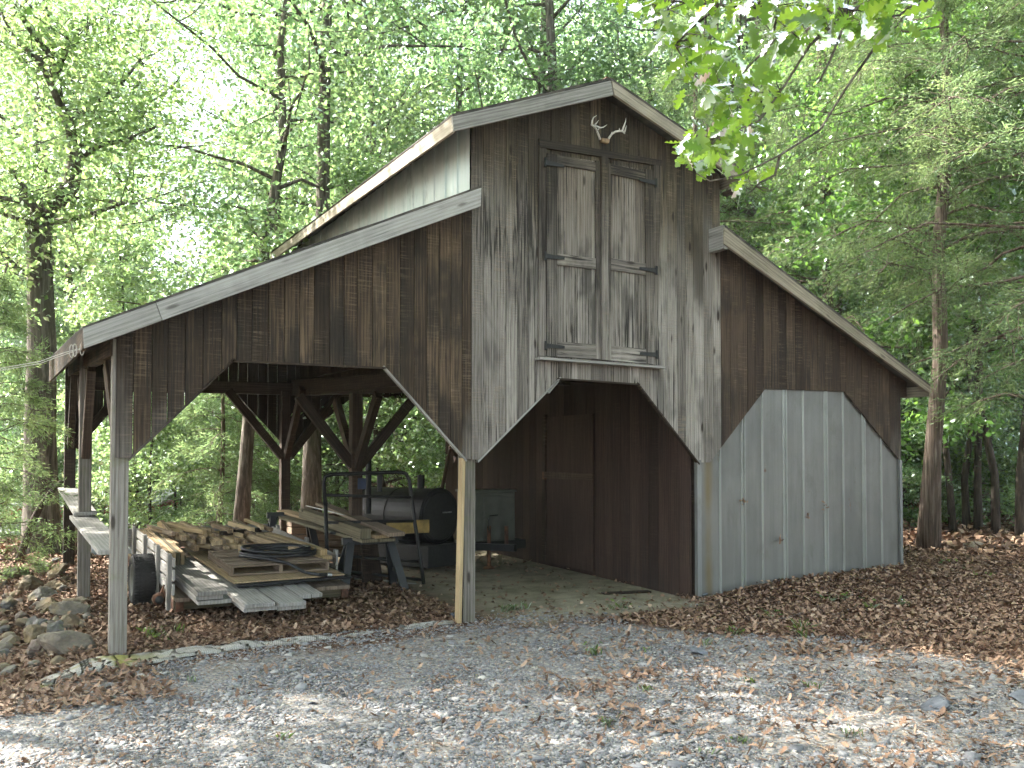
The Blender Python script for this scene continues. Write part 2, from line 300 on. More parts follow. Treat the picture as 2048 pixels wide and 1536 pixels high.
def net_mat():
    m, nt, b = mat('woven_net')
    uv = nd(nt, 'ShaderNodeUVMap').outputs[0]; pos = nd(nt, 'ShaderNodeNewGeometry').outputs['Position']
    w1 = nd(nt, 'ShaderNodeTexVoronoi', {'Vector': vmul(nt, uv, (1, 1, 1)), 'Scale': 62.0, 'Randomness': 0.25}).outputs['Distance']
    n = noise(nt, pos, 5, 5); n2 = noise(nt, pos, 2.2, 4)
    c = mixc(nt, sst(nt, w1, 0.25, 0.6), c4((0.44, 0.42, 0.37)), c4((0.23, 0.21, 0.18)))
    c = mixc(nt, mth(nt, 'MULTIPLY', sst(nt, n, 0.5, 0.75), 0.6), c, c4((0.13, 0.10, 0.07)))
    x, y, z = nd(nt, 'ShaderNodeSeparateXYZ', {0: pos}).outputs
    mm = mth(nt, 'MULTIPLY', sst(nt, n2, 0.48, 0.6), sst(nt, x, 0.55, 0.0))
    c = mixc(nt, mth(nt, 'MULTIPLY', mm, 0.9), c, c4((0.22, 0.20, 0.03)))
    lk(nt, c, b.inputs['Base Color']); b.inputs['Roughness'].default_value = 0.9
    bp = nd(nt, 'ShaderNodeBump', {'Height': w1, 'Strength': 0.8, 'Distance': 0.006}); lk(nt, bp.outputs[0], b.inputs['Normal'])
    MAT['woven_net'] = m
net_mat()

# ------------------------------------------------------------------ mesh builders
def tag(o, label=None, cat=None, group=None, kind=None):
    if label: o['label'] = label
    if cat: o['category'] = cat
    if group: o['group'] = group
    if kind: o['kind'] = kind
    return o
def link(name, me, m, parent=None, matrix=None):
    o = bpy.data.objects.new(name, me); COL.objects.link(o)
    if m is not None and not me.materials: me.materials.append(MAT[m])
    if parent is not None: o.parent = parent
    if matrix is not None: o.matrix_basis = matrix
    return o
def empty(name, label, cat, loc=(0, 0, 0), rz=0.0, group=None, matrix=None):
    o = bpy.data.objects.new(name, None); COL.objects.link(o); o.empty_display_size = 0.2
    if matrix is not None: o.matrix_basis = matrix
    else: o.location = loc; o.rotation_euler = (0, 0, rz)
    return tag(o, label, cat, group)
class MB:
    def __init__(s): s.v = []; s.f = []; s.uv = []; s.b = []
    def face(s, idx, uvs, bid): s.f.append(tuple(idx)); s.uv.extend(uvs); s.b.append(bid)
    def prism(s, pts, off, uvs, bid=None):
        if bid is None: bid = random.random()
        n = len(pts); k = len(s.v); off = np.asarray(off, float)
        for p in pts: s.v.append(tuple(p))
        for p in pts: s.v.append(tuple(np.asarray(p)+off))
        t = float(np.linalg.norm(off))
        s.face(range(k, k+n), uvs, bid); s.face(range(k+2*n-1, k+n-1, -1), uvs[::-1], bid)
        for i in range(n):
            j = (i+1) % n
            s.face((k+i, k+n+i, k+n+j, k+j), [uvs[i], (uvs[i][0]+t, uvs[i][1]), (uvs[j][0]+t, uvs[j][1]), uvs[j]], bid)
    def beam(s, p0, p1, w, h, up=(0, 0, 1), bid=None, taper=1.0):
        """box from p0 to p1; w across, h along 'up'"""
        p0 = np.asarray(p0, float); p1 = np.asarray(p1, float); d = p1-p0; L = np.linalg.norm(d); d = d/L
        up = np.asarray(up, float)
        if abs(np.dot(up, d)) > 0.98: up = np.array([0, 1.0, 0]) if abs(d[1]) < 0.9 else np.array([1.0, 0, 0])
        r = np.cross(d, up); r /= np.linalg.norm(r); u = np.cross(r, d)
        if bid is None: bid = random.random()
        k = len(s.v)
        for e, (p, q) in enumerate(((p0, 1.0), (p1, taper))):
            for a, c in ((-1, -1), (1, -1), (1, 1), (-1, 1)):
                s.v.append(tuple(p+r*a*w/2*q+u*c*h/2*q))
        dims = (w, h, w, h); o = 0.0
        for i in range(4):
            j = (i+1) % 4; o2 = o+dims[i]
            s.face((k+i, k+j, k+4+j, k+4+i), [(o, 0), (o2, 0), (o2, L), (o, L)], bid); o = o2
        s.face((k+3, k+2, k+1, k), [(0, 0), (w, 0), (w, h*0.3), (0, h*0.3)], bid)
        s.face((k+4, k+5, k+6, k+7), [(0, 0), (w, 0), (w, h*0.3), (0, h*0.3)], bid)
    def box(s, lo, hi, axis=2, bid=None):
        lo = np.asarray(lo, float); hi = np.asarray(hi, float); c = (lo+hi)/2; e = hi-lo
        a = np.zeros(3); a[axis] = e[axis]/2
        up = {0: (0, 0, 1), 1: (0, 0, 1), 2: (0, 1, 0)}[axis]
        w, h = {0: (e[1], e[2]), 1: (e[0], e[2]), 2: (e[0], e[1])}[axis]
        s.beam(c-a, c+a, w, h, up, bid)
    def tube(s, pts, rad, n=8, bid=None, closed=False, caps=True):
        pts = [np.asarray(p, float) for p in pts]; m = len(pts)
        if not hasattr(rad, '__len__'): rad = [rad]*m
        if bid is None: bid = random.random()
        k = len(s.v); L = 0.0; nrm = None
        for i, p in enumerate(pts):
            if closed: t = pts[(i+1) % m]-pts[i-1]
            else: t = pts[min(i+1, m-1)]-pts[max(i-1, 0)]
            t = t/(np.linalg.norm(t)+1e-9)
            if nrm is None:
                a = np.array([0, 0, 1.0]) if abs(t[2]) < 0.9 else np.array([1.0, 0, 0])
                nrm = np.cross(t, a)
            nrm = nrm-t*np.dot(nrm, t); nrm /= np.linalg.norm(nrm)+1e-9
            bn = np.cross(t, nrm)
            for j in range(n):
                an = 2*math.pi*j/n
                s.v.append(tuple(p+(nrm*math.cos(an)+bn*math.sin(an))*rad[i]))
        for i in range(m if closed else m-1):
            i2 = (i+1) % m
            for j in range(n):
                j2 = (j+1) % n
                s.face((k+i*n+j, k+i*n+j2, k+i2*n+j2, k+i2*n+j), [(j/n, i*0.1), ((j+1)/n, i*0.1), ((j+1)/n, i*0.1+.1), (j/n, i*0.1+.1)], bid)
        if caps and not closed:
            s.face(range(k+n-1, k-1, -1), [(0, 0)]*n, bid); s.face(range(k+(m-1)*n, k+m*n), [(0, 0)]*n, bid)
    def cyl(s, p0, p1, r0, r1=None, n=20, bid=None):
        s.tube([p0, p1], [r0, r0 if r1 is None else r1], n, bid)
    def ring_profile(s, c, axis, prof, n=28, bid=0.5):
        """lathe: prof = [(radius, offset along axis)] closed"""
        axis = np.asarray(axis, float); a = np.array([0, 0, 1.0]) if abs(axis[2]) < 0.9 else np.array([1.0, 0, 0])
        u = np.cross(axis, a); u /= np.linalg.norm(u); w = np.cross(axis, u); k = len(s.v); m = len(prof); c = np.asarray(c, float)
        for i in range(n):
            an = 2*math.pi*i/n
            for r, o in prof: s.v.append(tuple(c+axis*o+(u*math.cos(an)+w*math.sin(an))*r))
        for i in range(n):
            i2 = (i+1) % n
            for j in range(m):
                j2 = (j+1) % m
                s.face((k+i*m+j, k+i*m+j2, k+i2*m+j2, k+i2*m+j), [(0, 0)]*4, bid)
    def build(s, name, m, parent=None, matrix=None, smooth=False, bevel=0.0):
        me = bpy.data.meshes.new(name); me.from_pydata(s.v, [], s.f); me.update()
        uvl = me.uv_layers.new(name='UVMap'); uvl.data.foreach_set('uv', np.array(s.uv, dtype=np.float32).ravel())
        at = me.attributes.new('bid', 'FLOAT', 'FACE'); at.data.foreach_set('value', np.array(s.b, dtype=np.float32))
        bq = bmesh.new(); bq.from_mesh(me); bmesh.ops.recalc_face_normals(bq, faces=bq.faces); bq.to_mesh(me); bq.free()
        if smooth: me.shade_smooth() if hasattr(me, 'shade_smooth') else me.polygons.foreach_set('use_smooth', [True]*len(me.polygons))
        o = link(name, me, m, parent, matrix)
        if bevel:
            md = o.modifiers.new('Bevel', 'BEVEL'); md.width = bevel; md.segments = 2; md.limit_method = 'ANGLE'
        return o
def np_mesh(name, V, F, bid, m, smooth=False):
    """V (n,3); F (k,c) faces of equal size; bid (k,)"""
    V = np.asarray(V, np.float32); F = np.asarray(F, np.int32); k, c = F.shape
    me = bpy.data.meshes.new(name)
    me.vertices.add(len(V)); me.vertices.foreach_set('co', V.ravel())
    me.loops.add(k*c); me.loops.foreach_set('vertex_index', F.ravel())
    me.polygons.add(k); me.polygons.foreach_set('loop_start', np.arange(0, k*c, c, dtype=np.int32))
    try: me.polygons.foreach_set('loop_total', np.full(k, c, np.int32))
    except Exception: pass
    me.update(calc_edges=True)
    at = me.attributes.new('bid', 'FLOAT', 'FACE'); at.data.foreach_set('value', np.asarray(bid, np.float32))
    if smooth: me.polygons.foreach_set('use_smooth', np.ones(k, bool))
    me.materials.append(MAT[m])
    return me
def interp(pts):
    xs = [p[0] for p in pts]; ys = [p[1] for p in pts]
    return (lambda x: float(np.interp(x, xs, ys))), xs
def boards(mb, s0, s1, top, bot, to3, off, w=(0.12, 0.17), gap=0.005, rel=0.004, slack=0.0):
    ft, tx = interp(top); fb, bx = interp(bot); s = s0
    while s < s1-0.01:
        e = min(s1, s+random.uniform(*w))
        if s1-e < 0.05: e = s1
        a, c = s+gap/2, e-gap/2
        sl = random.uniform(0, slack)
        lo = [a]+[x for x in bx if a < x < c]+[c]; hi = [a]+[x for x in tx if a < x < c]+[c]
        P = [(q, fb(q)-sl) for q in lo]+[(q, ft(q)) for q in hi[::-1]]
        if max(z for _, z in P)-min(z for _, z in P) > 0.03 and all(ft(q) > fb(q)+0.005 for q in (a, c)):
            dy = random.uniform(0, rel)
            o = np.asarray(off, float); un = o/np.linalg.norm(o)
            pts = [np.asarray(to3(q, z))-un*dy for q, z in P]
            mb.prism(pts, off, [(q-s, z) for q, z in P])
        s = e
def slab(mb, c, t, bid=None):
    """four corners (any quad, may be twisted) thickened downward by t"""
    c = [np.asarray(p, float) for p in c]
    L = np.linalg.norm(c[1]-c[0])
    mb.prism(c, (0, 0, -t), [(0, 0), (0, L), (1, L), (1, 0)], bid)
def sub_quad(c, n, m, jit=0.0):
    a, b, cc, d = [np.asarray(p, float) for p in c]; V = []; F = []
    for i in range(n+1):
        for j in range(m+1):
            u = i/n; v = j/m
            p = (a*(1-u)+b*u)*(1-v)+(d*(1-u)+cc*u)*v
            V.append(p+np.array([0, 0, random.uniform(-jit, jit)]))
    for i in range(n):
        for j in range(m): F.append((i*(m+1)+j, i*(m+1)+j+1, (i+1)*(m+1)+j+1, (i+1)*(m+1)+j))
    return V, F
# ------------------------------------------------------------------ ground sheet
def axis_pts(lo, hi, c0, c1, fine, coarse):
    a = list(np.arange(c0, c1+1e-6, fine)); x = c1; st = fine
    while x < hi: st = min(st*1.25, coarse); x += st; a.append(x)
    x = c0; st = fine
    while x > lo: st = min(st*1.25, coarse); x -= st; a.insert(0, x)
    return np.array(a)
gx = axis_pts(-60, 95, -3, 16, 0.12, 8); gy = axis_pts(-30, 95, -7, 9, 0.12, 8)
GX, GY = np.meshgrid(gx, gy, indexing='ij')
GZ = ground(GX, GY)+0.02*(vnoise(GX, GY, 0.35, 9)-0.5)*((GY < -0.3) | (GX > 10.8) | (GX < -.3))
nX, nY = GX.shape
ii = np.arange(nX*nY).reshape(nX, nY)
F = np.stack([ii[:-1, :-1], ii[1:, :-1], ii[1:, 1:], ii[:-1, 1:]], -1).reshape(-1, 4)
me = np_mesh('ground', np.stack([GX, GY, GZ], -1).reshape(-1, 3), F, np.zeros(len(F)), 'forest_ground', True)
tag(link('ground', me, None), kind='structure')

# ------------------------------------------------------------------ the barn
YR = -0.25; L = 6.6; XC = 3.43; XR = 6.52; XE = 10.36
barn = empty('barn', 'old weathered wooden barn with open lean-to bay, loft doors and a metal panelled side bay', 'barn', (0, 0, 0))
fr_bot = [(-0.03, 1.72), (0.115, 1.72), (0.98, 2.62), (2.47, 2.63), (3.375, 1.71), (3.52, 1.70), (4.53, 2.615), (5.64, 2.60), (6.56, 1.67), (6.74, 1.67), (7.69, 2.62), (9.19, 2.64), (10.31, 1.71), (XE, 1.71)]
E0 = PY(166, 656, YR); T0 = PY(963, 374, YR); E1 = PX(103, 708, E0[0]); T1 = np.array([T0[0], L+0.3, T0[2]+0.12])
E1[1] = L+0.3-0.25
A_L = PY(905, 232, YR-.03); A_T = PY(1222, 158, YR-.03); A_R = PY(1488, 342, YR-.03)
RT0 = PY(1449, 453, YR); RE0 = PY(1861, 772, YR)
def lroof(x, y):
    u = (x-E0[0])/(T0[0]-E0[0]); v = (y-YR)/(L+.2-YR)
    return (E0[2]*(1-u)+T0[2]*u)*(1-v)+(E1[2]*(1-u)+T1[2]*u)*v
def uroof(x):
    return float(np.interp(x, [A_L[0], A_T[0], A_R[0]], [A_L[2], A_T[2], A_R[2]]))
def rroof(x): return float(np.interp(x, [RT0[0], RE0[0]], [RT0[2], RE0[2]]))
front = lambda s, z: (s, 0.0, z)
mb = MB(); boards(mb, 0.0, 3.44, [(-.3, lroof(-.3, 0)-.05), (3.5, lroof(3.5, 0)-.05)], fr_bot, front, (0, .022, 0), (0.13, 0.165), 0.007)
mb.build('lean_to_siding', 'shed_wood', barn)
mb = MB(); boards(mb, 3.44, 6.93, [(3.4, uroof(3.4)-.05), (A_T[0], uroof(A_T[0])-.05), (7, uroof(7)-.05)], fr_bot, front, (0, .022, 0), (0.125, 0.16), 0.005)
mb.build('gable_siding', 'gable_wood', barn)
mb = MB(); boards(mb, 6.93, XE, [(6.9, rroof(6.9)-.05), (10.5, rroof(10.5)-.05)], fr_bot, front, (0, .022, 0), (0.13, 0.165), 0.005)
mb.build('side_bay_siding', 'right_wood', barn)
# rear wall
rear_bot = [(-0.03, 1.97), (0.115, 1.97), (0.98, 2.85), (2.4, 2.85), (3.25, 1.95), (3.45, 1.95), (4.5, 2.85), (5.6, 2.85), (6.5, 1.95), (6.6, 0.0), (XE, 0.0)]
mb = MB(); rear = lambda s, z: (s, L, z)
boards(mb, 0.0, 3.44, [(-.3, lroof(-.3, L)-.05), (3.5, lroof(3.5, L)-.05)], rear_bot, rear, (0, .022, 0), (0.15, 0.2), 0.006)
boards(mb, 3.44, 6.93, [(3.4, uroof(3.4)-.05), (A_T[0], uroof(A_T[0])-.05), (7, uroof(7)-.05)], rear_bot, rear, (0, .022, 0), (0.13, 0.17), 0.006)
boards(mb, 6.93, XE, [(6.9, rroof(6.9)-.05), (10.5, rroof(10.5)-.05)], rear_bot, rear, (0, .022, 0), (0.13, 0.17), 0.006)
mb.build('rear_siding', 'rear_wood', barn)
# roofs
def roof(name, c, m, t=.03, n=10, k=3, jit=.006):
    mb = MB(); V, Fq = sub_quad(c, n, k, jit)
    for f in Fq: mb.prism([V[i] for i in f], (0, 0, -t), [(0, 0), (0, .6), (.6, .6), (.6, 0)])
    return mb.build(name, m, barn)
up = np.array([0, 0, 0.02])
roof('lean_to_roof', [E0+up, T0+up, T1+up, E1+up], 'roof_felt')
roof('upper_roof', [A_L+up, A_T+up, (A_T[0], L+.3, A_T[2]+.08), (A_L[0], L+.3, A_L[2]+.08)], 'roof_felt')
roof('upper_roof', [A_T+up, A_R+up, (A_R[0], L+.3, A_R[2]+.05), (A_T[0], L+.3, A_T[2]+.08)], 'roof_felt')
roof('side_bay_roof', [RT0+up, RE0+up, (RE0[0], L+.3, RE0[2]), (RT0[0], L+.3, RT0[2])], 'roof_felt')
mb = MB(); mb.beam(A_T+np.array([0, .02, .018]), (A_T[0], L+.3, A_T[2]+.10), .10, .012); mb.build('ridge_cap', 'rust', barn)
# rake boards (each a prism cut to the photo's outline, 4 cm thick)
def rake(pts, Y, m, t=.04):
    mb = MB(); q = [PY(x, y, Y) for x, y in pts]
    a = q[0]; d = q[1]-q[0]; d = d/np.linalg.norm(d); nn = np.array([-d[2], 0, d[0]])
    mb.prism(q, (0, t, 0), [(float(np.dot(p-a, nn)), float(np.dot(p-a, d))) for p in q])
    return mb.build('rake_board', m, barn, bevel=.004)
rake([(166, 657), (311, 606), (324, 641), (168, 697)], YR-.02, 'trim_wood')
rake([(312, 605.5), (963, 375), (962, 412), (325, 640.5)], YR-.02, 'trim_wood')
rake([(905, 233), (1222, 161), (1227, 190), (908, 262)], YR-.05, 'trim_wood')
rake([(1224, 161), (1489, 344), (1470, 354), (1229, 189)], YR-.05, 'trim_warm')
rake([(1449, 454), (1861, 773), (1861, 787), (1448, 487)], YR-.02, 'trim_warm')
# block that closes the head of the side bay's rake, and the ridge ends of the roof boards
mb = MB(); p = PY(1449, 470, YR); mb.box((p[0]-.03, YR, p[2]-.17), (p[0]+.05, 0.0, p[2]+.12), 1); mb.build('rake_return', 'trim_wood', barn)
# eave boards
def eave(pts, t, m):
    mb = MB(); a = np.asarray(pts[0], float); d = np.asarray(pts[1], float)-a; d = d/np.linalg.norm(d)
    mb.prism([np.asarray(p, float) for p in pts], (t, 0, 0), [(float(np.asarray(p)[2]-a[2]), float(np.dot(np.asarray(p, float)-a, d))) for p in pts]); mb.build('eave_board', m, barn)
eave([E0+np.array([.0, .0, 0.0]), E1, (E1[0], E1[1], E1[2]-.34), (E0[0], YR, E0[2]-.17)], .03, 'shed_wood')
eave([A_L, (A_L[0], L+.3, A_L[2]+.08), (A_L[0], L+.3, A_L[2]-.08), (A_L[0], YR-.03, A_L[2]-.16)], .03, 'trim_warm')
eave([A_R, (A_R[0], L+.3, A_R[2]+.05), (A_R[0], L+.3, A_R[2]-.12), (A_R[0], YR-.03, A_R[2]-.14)], -.03, 'trim_warm')
eave([RE0, (RE0[0], L+.3, RE0[2]), (RE0[0], L+.3, RE0[2]-.15), (RE0[0], YR, RE0[2]-.15)], -.03, 'trim_warm')
# soffit under the right upper eave and under the side bay's eave
mb = MB(); mb.box((6.96, YR+.0, A_R[2]-.26), (A_R[0]-.04, -.02, A_R[2]-.21), 1); mb.build('soffit', 'beam_wood', barn)
mb = MB(); mb.prism([(XE+.01, .02, 2.60), (RE0[0]-.16, .02, 2.62), (RE0[0]-.16, .02, 2.82), (XE+.01, .02, 3.02)], (0, .03, 0), [(0, 0), (0, .5), (.2, .5), (.4, 0)]); mb.build('soffit', 'right_wood', barn)
# ribbed metal wall above the lean-to and its twin on the far side
def ribbed(name, sx, zb, zt, to3, m, ribs, h=.014, wdt=.018, parent=barn):
    """sheet with raised ribs: sx = (s0, s1), ribs = positions along s"""
    prof = [(sx[0], 0.0)]; ribf = []
    for r in sorted(ribs):
        if sx[0]+.03 < r < sx[1]-.03: prof += [(r-wdt, 0.0), (r-wdt*.45, h), (r+wdt*.45, h), (r+wdt, 0.0)]
    prof.append((sx[1], 0.0)); mb = MB()
    for (a, ha), (b, hb) in zip(prof[:-1], prof[1:]):
        n = max(1, int((b-a)/.1)); 
        for i in range(n):
            s0 = a+(b-a)*i/n; s1 = a+(b-a)*(i+1)/n; h0 = ha+(hb-ha)*i/n; h1 = ha+(hb-ha)*(i+1)/n
            P = [to3(s0, zb(s0), h0), to3(s1, zb(s1), h1), to3(s1, zt(s1), h1), to3(s0, zt(s0), h0)]
            if ha > 0 or hb > 0: ribf.append(len(mb.f))
            k = len(mb.v); mb.v += [tuple(p) for p in P]; mb.face((k, k+1, k+2, k+3), [(s0, zb(s0)), (s1, zb(s1)), (s1, zt(s1)), (s0, zt(s0))], .5)
    o = mb.build(name, m, parent)
    if m == 'galvanised':
        o.data.materials.append(MAT['rib_metal'])
        for i in ribf: o.data.polygons[i].material_index = 1
    return o
ribbed('upper_metal_wall', (0.03, L), lambda s: 4.35, lambda s: uroof(3.42)-.03, lambda s, z, h: (3.43-h, s, z), 'pale_metal', np.arange(.32, L, .305))
ribbed('upper_metal_wall', (0.03, L), lambda s: 4.3, lambda s: uroof(6.92)-.03, lambda s, z, h: (6.94+h, s, z), 'pale_metal', np.arange(.32, L, .305))
mt = interp([(6.5, 1.77), (6.74, 1.77), (7.69, 2.70), (9.19, 2.72), (10.4, 1.8)])[0]
ribx = [PY(px, 1050, .03)[0] for px in (1441, 1485, 1526, 1569, 1608, 1651, 1688, 1727, 1764)]
ribx2 = [PY(px, 1050, .03)[0]+.045 for px in (1485, 1569, 1651, 1727)]
o = ribbed('metal_panel', (6.60, XE), lambda s: gz(s, 0)-.12, mt, lambda s, z, h: (s, .035-h, z), 'galvanised', ribx+ribx2, .016, .019)
ribbed('metal_panel', (0.04, L), lambda s: 0.0, lambda s: rroof(XE)-.08, lambda s, z, h: (XE+.005+h, s, z), 'galvanised', np.arange(.3, L, .23))
mb = MB(); mb.box((6.535, -.005, -.05), (6.60, .05, 1.70), 2); mb.build('corner_trim', 'zinc_trim', barn)
mb = MB(); mb.box((XE-.03, -.002, .05), (XE+.02, .03, 1.70), 2); mb.build('corner_trim', 'zinc_trim', barn)
# trim strips along the arch edges
def strip(i, j, m, w=.035, dz=-.012):
    a, b = fr_bot[i], fr_bot[j]; mb = MB(); d = np.array([b[0]-a[0], 0, b[1]-a[1]]); d /= np.linalg.norm(d); nn = np.array([d[2], 0, -d[0]])
    if nn[2] > 0: nn = -nn
    mb.beam(np.array([a[0], .012, a[1]])+nn*.010-d*.02, np.array([b[0], .012, b[1]])+nn*.010+d*.02, .05, .018, nn)
    mb.build('arch_trim', m, barn)
for i, m in ((1, 'shed_wood'), (2, 'shed_wood'), (3, 'trim_wood'), (5, 'trim_wood'), (6, 'beam_wood'), (7, 'beam_wood')): strip(i, i+1, m)
mb = MB(); a = PY(1116, 762, -.06); b = PY(1096, 786, -.06); mb.beam(a, b, .02, .03, (0, 1, 0)); mb.build('loose_trim_piece', 'trim_wood', barn)
# posts
def post(x, y, z0, z1, m='post_wood', w=.14, name='post'):
    mb = MB(); mb.box((x-w/2, y-w/2, z0), (x+w/2, y+w/2, z1), 2); return mb.build(name, m, barn, bevel=.006)
post(0.045, .095, -.05, 2.75); post(3.43, .095, -.05, 4.4)
M1 = PY(168, 1100, 3.3); M2 = PY(138, 1050, 6.5)
post(M1[0], 3.3, gz(M1[0], 3.3)-.05, lroof(0, 3.3)-.1, 'post_wood', .135); post(M2[0], 6.5, gz(0, 6.5)-.1, lroof(0, 6.5)-.1, 'beam_wood', .15)
N1 = PY(711, 1000, 3.4); N2 = PY(569, 1000, 6.5)
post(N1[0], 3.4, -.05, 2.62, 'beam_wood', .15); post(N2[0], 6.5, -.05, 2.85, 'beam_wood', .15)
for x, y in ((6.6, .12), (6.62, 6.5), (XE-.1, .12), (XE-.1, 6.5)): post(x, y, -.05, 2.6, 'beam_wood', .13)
# plates and beams
def bm(p0, p1, w, h, m='beam_wood', name='beam', **k):
    mb = MB(); mb.beam(p0, p1, w, h, **k); return mb.build(name, m, barn, bevel=.005)
bm((0.0, 0.03, lroof(0, 0)-.23), (M2[0], L, lroof(0, L)-.25), .09, .2, 'shed_wood')
bm((XC, 0.18, 2.56), (XC-.02, L-.02, 2.92), .1, .25)
bm((XC-.11, 0.9, 2.66), (XC-.13, 4.6, 2.80), .07, .18)
bm((0.05, L-.06, 2.86), (6.5, L-.06, 2.93), .09, .2)
bm((6.52, .18, 2.72), (6.52, L-.1, 2.9), .1, .2)
def brace(p0, p1, m='beam_wood', w=.09, h=.13):
    mb = MB(); mb.beam(p0, p1, w, h); mb.build('brace', m, barn, bevel=.004)
for x, y, zb, zt, dirs in ((N1[0], 3.4, 1.62, 2.56, ((-.8, 0), (0, -.85), (0, .85), (.85, 0))), (N2[0], 6.45, 1.75, 2.83, ((-.95, 0), (0, -.95), (.9, 0))),
                           (M1[0], 3.3, 1.75, 2.72, ((0, -.75), (0, .75))), (M2[0], 6.45, 1.9, 3.0, ((0, -.8), (.9, 0)))):
    for dx, dy in dirs: brace((x+dx*.06, y+dy*.06, zb), (x+dx, y+dy, zt))
brace((.06, .2, 1.75), (.02, .85, 2.6), 'shed_wood')
# rafters, joists, loft floor
for y in np.arange(.35, L, .61):
    bm((E0[0]+.06, y, lroof(E0[0]+.06, y)-.085), (3.38, y, lroof(3.38, y)-.085), .045, .13, 'beam_wood', 'rafter')
for y in np.arange(.3, L, .61): bm((3.5, y, 2.83+.02*y), (6.5, y, 2.83+.02*y), .045, .15, 'rear_wood', 'joist')
mb = MB(); boards(mb, .05, L-.05, [(0, 6.9), (7, 6.9)], [(0, 3.44), (7, 3.44)], lambda s, z: (z, s, 2.92+.02*s), (0, 0, .025), (.2, .25), .003, 0); mb.build('loft_floor', 'rear_wood', barn)
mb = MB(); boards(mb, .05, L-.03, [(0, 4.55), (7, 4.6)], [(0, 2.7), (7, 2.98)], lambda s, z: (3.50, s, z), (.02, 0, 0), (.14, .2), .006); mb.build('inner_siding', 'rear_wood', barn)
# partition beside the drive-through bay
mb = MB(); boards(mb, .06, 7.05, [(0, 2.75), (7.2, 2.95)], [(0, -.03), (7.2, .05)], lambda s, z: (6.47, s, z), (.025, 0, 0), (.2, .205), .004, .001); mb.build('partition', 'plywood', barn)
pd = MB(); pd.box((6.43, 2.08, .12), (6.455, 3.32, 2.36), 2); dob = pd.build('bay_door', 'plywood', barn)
mb = MB(); mb.beam((6.415, 2.06, 1.45), (6.415, 3.36, 1.47), .03, .10); mb.build('door_bar', 'beam_wood', dob)
mb = MB(); mb.box((6.40, 3.33, 1.40), (6.44, 3.40, 1.52), 2); mb.build('latch', 'rust', dob)
mb = MB(); mb.box((6.41, 3.34, .15), (6.455, 3.43, 2.40), 2); mb.build('door_jamb', 'rear_wood', dob)
mb = MB(); mb.beam((6.38, 7.0, 1.15), (6.36, 6.6, 1.95), .05, .06); mb.build('brace', 'beam_wood', barn)
# side bench boards nailed along the left posts
def plank(p0, p1, w, t, m, name):
    mb = MB(); mb.beam(p0, p1, w, t); return mb.build(name, m, barn, bevel=.004)
plank((0.02, .1, .90), (-.02, 3.45, 1.02), .27, .04, 'grey_plank', 'side_rail')
plank((0.0, 3.2, 1.07), (-.02, L-.1, 1.27), .25, .04, 'grey_plank', 'side_rail')
# loft doors
q = lambda px, py: PY(px, py, 0)
cas = MB()
cas.prism([q(1076, 290), q(1091, 290), q(1089, 713), q(1075, 712)], (0, -.028, 0), [(0, 0), (.09, 0), (.09, 2.4), (0, 2.4)])
cas.prism([q(1305, 330), q(1319, 330), q(1313, 731), q(1302, 730)], (0, -.028, 0), [(0, 0), (.09, 0), (.09, 2.4), (0, 2.4)])
cas.prism([q(1076, 279), q(1320, 322), q(1320, 333), q(1076, 296)], (0, -.034, 0), [(0, 0), (0, 1.7), (.1, 1.7), (.1, 0)])
fr = cas.build('door_casing', 'frame_wood', barn)
mb = MB(); a = q(1070, 718); b = q(1319, 736); mb.beam((a[0], -.05, a[2]), (b[0], -.05, b[2]), .12, .03); mb.build('door_sill', 'trim_wood', barn)
def door(px0, px1, ptop0, ptop1, pb0, pb1, st, mids, name='loft_door'):
    x0 = q(px0, 500)[0]; x1 = q(px1, 500)[0]; zt = lambda x: np.interp(x, [x0, x1], [q(px0, ptop0)[2], q(px1, ptop1)[2]]); zb = lambda x: np.interp(x, [x0, x1], [q(px0, pb0)[2], q(px1, pb1)[2]])
    mb = MB(); boards(mb, x0+.02, x1-.02, [(x0, zt(x0)), (x1, zt(x1))], [(x0, zb(x0)), (x1, zb(x1))], lambda s, z: (s, -.012, z), (0, .01, 0), (.16, .22), .003, .001)
    d = mb.build(name, 'door_wood', barn)
    mb = MB()
    for a, b in ((x0, x0+st[0]), (x1-st[1], x1)):
        mb.prism([(a, -.013, zb(a)), (b, -.013, zb(b)), (b, -.013, zt(b)), (a, -.013, zt(a))], (0, -.024, 0), [(0, 0), (b-a, 0), (b-a, 2.3), (0, 2.3)])
    mb.build('stile', 'frame_wood', d)
    a, b = x0+st[0]+.002, x1-st[1]-.002; H = zt(x0)-zb(x0)
    for f0, f1 in mids:
        mb = MB(); mb.prism([(a, -.013, zb(a)+H*f0), (b, -.013, zb(b)+H*f0), (b, -.013, zb(b)+H*f1), (a, -.013, zb(a)+H*f1)], (0, -.021, 0), [(0, 0), (0, b-a), (.1, b-a), (.1, 0)])
        mb.build('door_rail', 'frame_wood' if f0 > .9 else 'door_wood', d)
    return d, x0, x1, zb, H
D1 = door(1091, 1197, 308, 324, 713, 719, (.13, .06), ((0.0, .075), (.455, .51), (.955, 1.0)))
D2 = door(1212, 1304, 328, 342, 721, 729, (.045, .12), ((0.0, .075), (.46, .52), (.95, 1.0)))
mb = MB(); xa = q(1205, 500)[0]; mb.box((xa-.045, -.065, q(1205, 721)[2]), (xa+.045, -.014, q(1205, 318)[2]), 2); mb.build('astragal', 'gable_wood', barn)
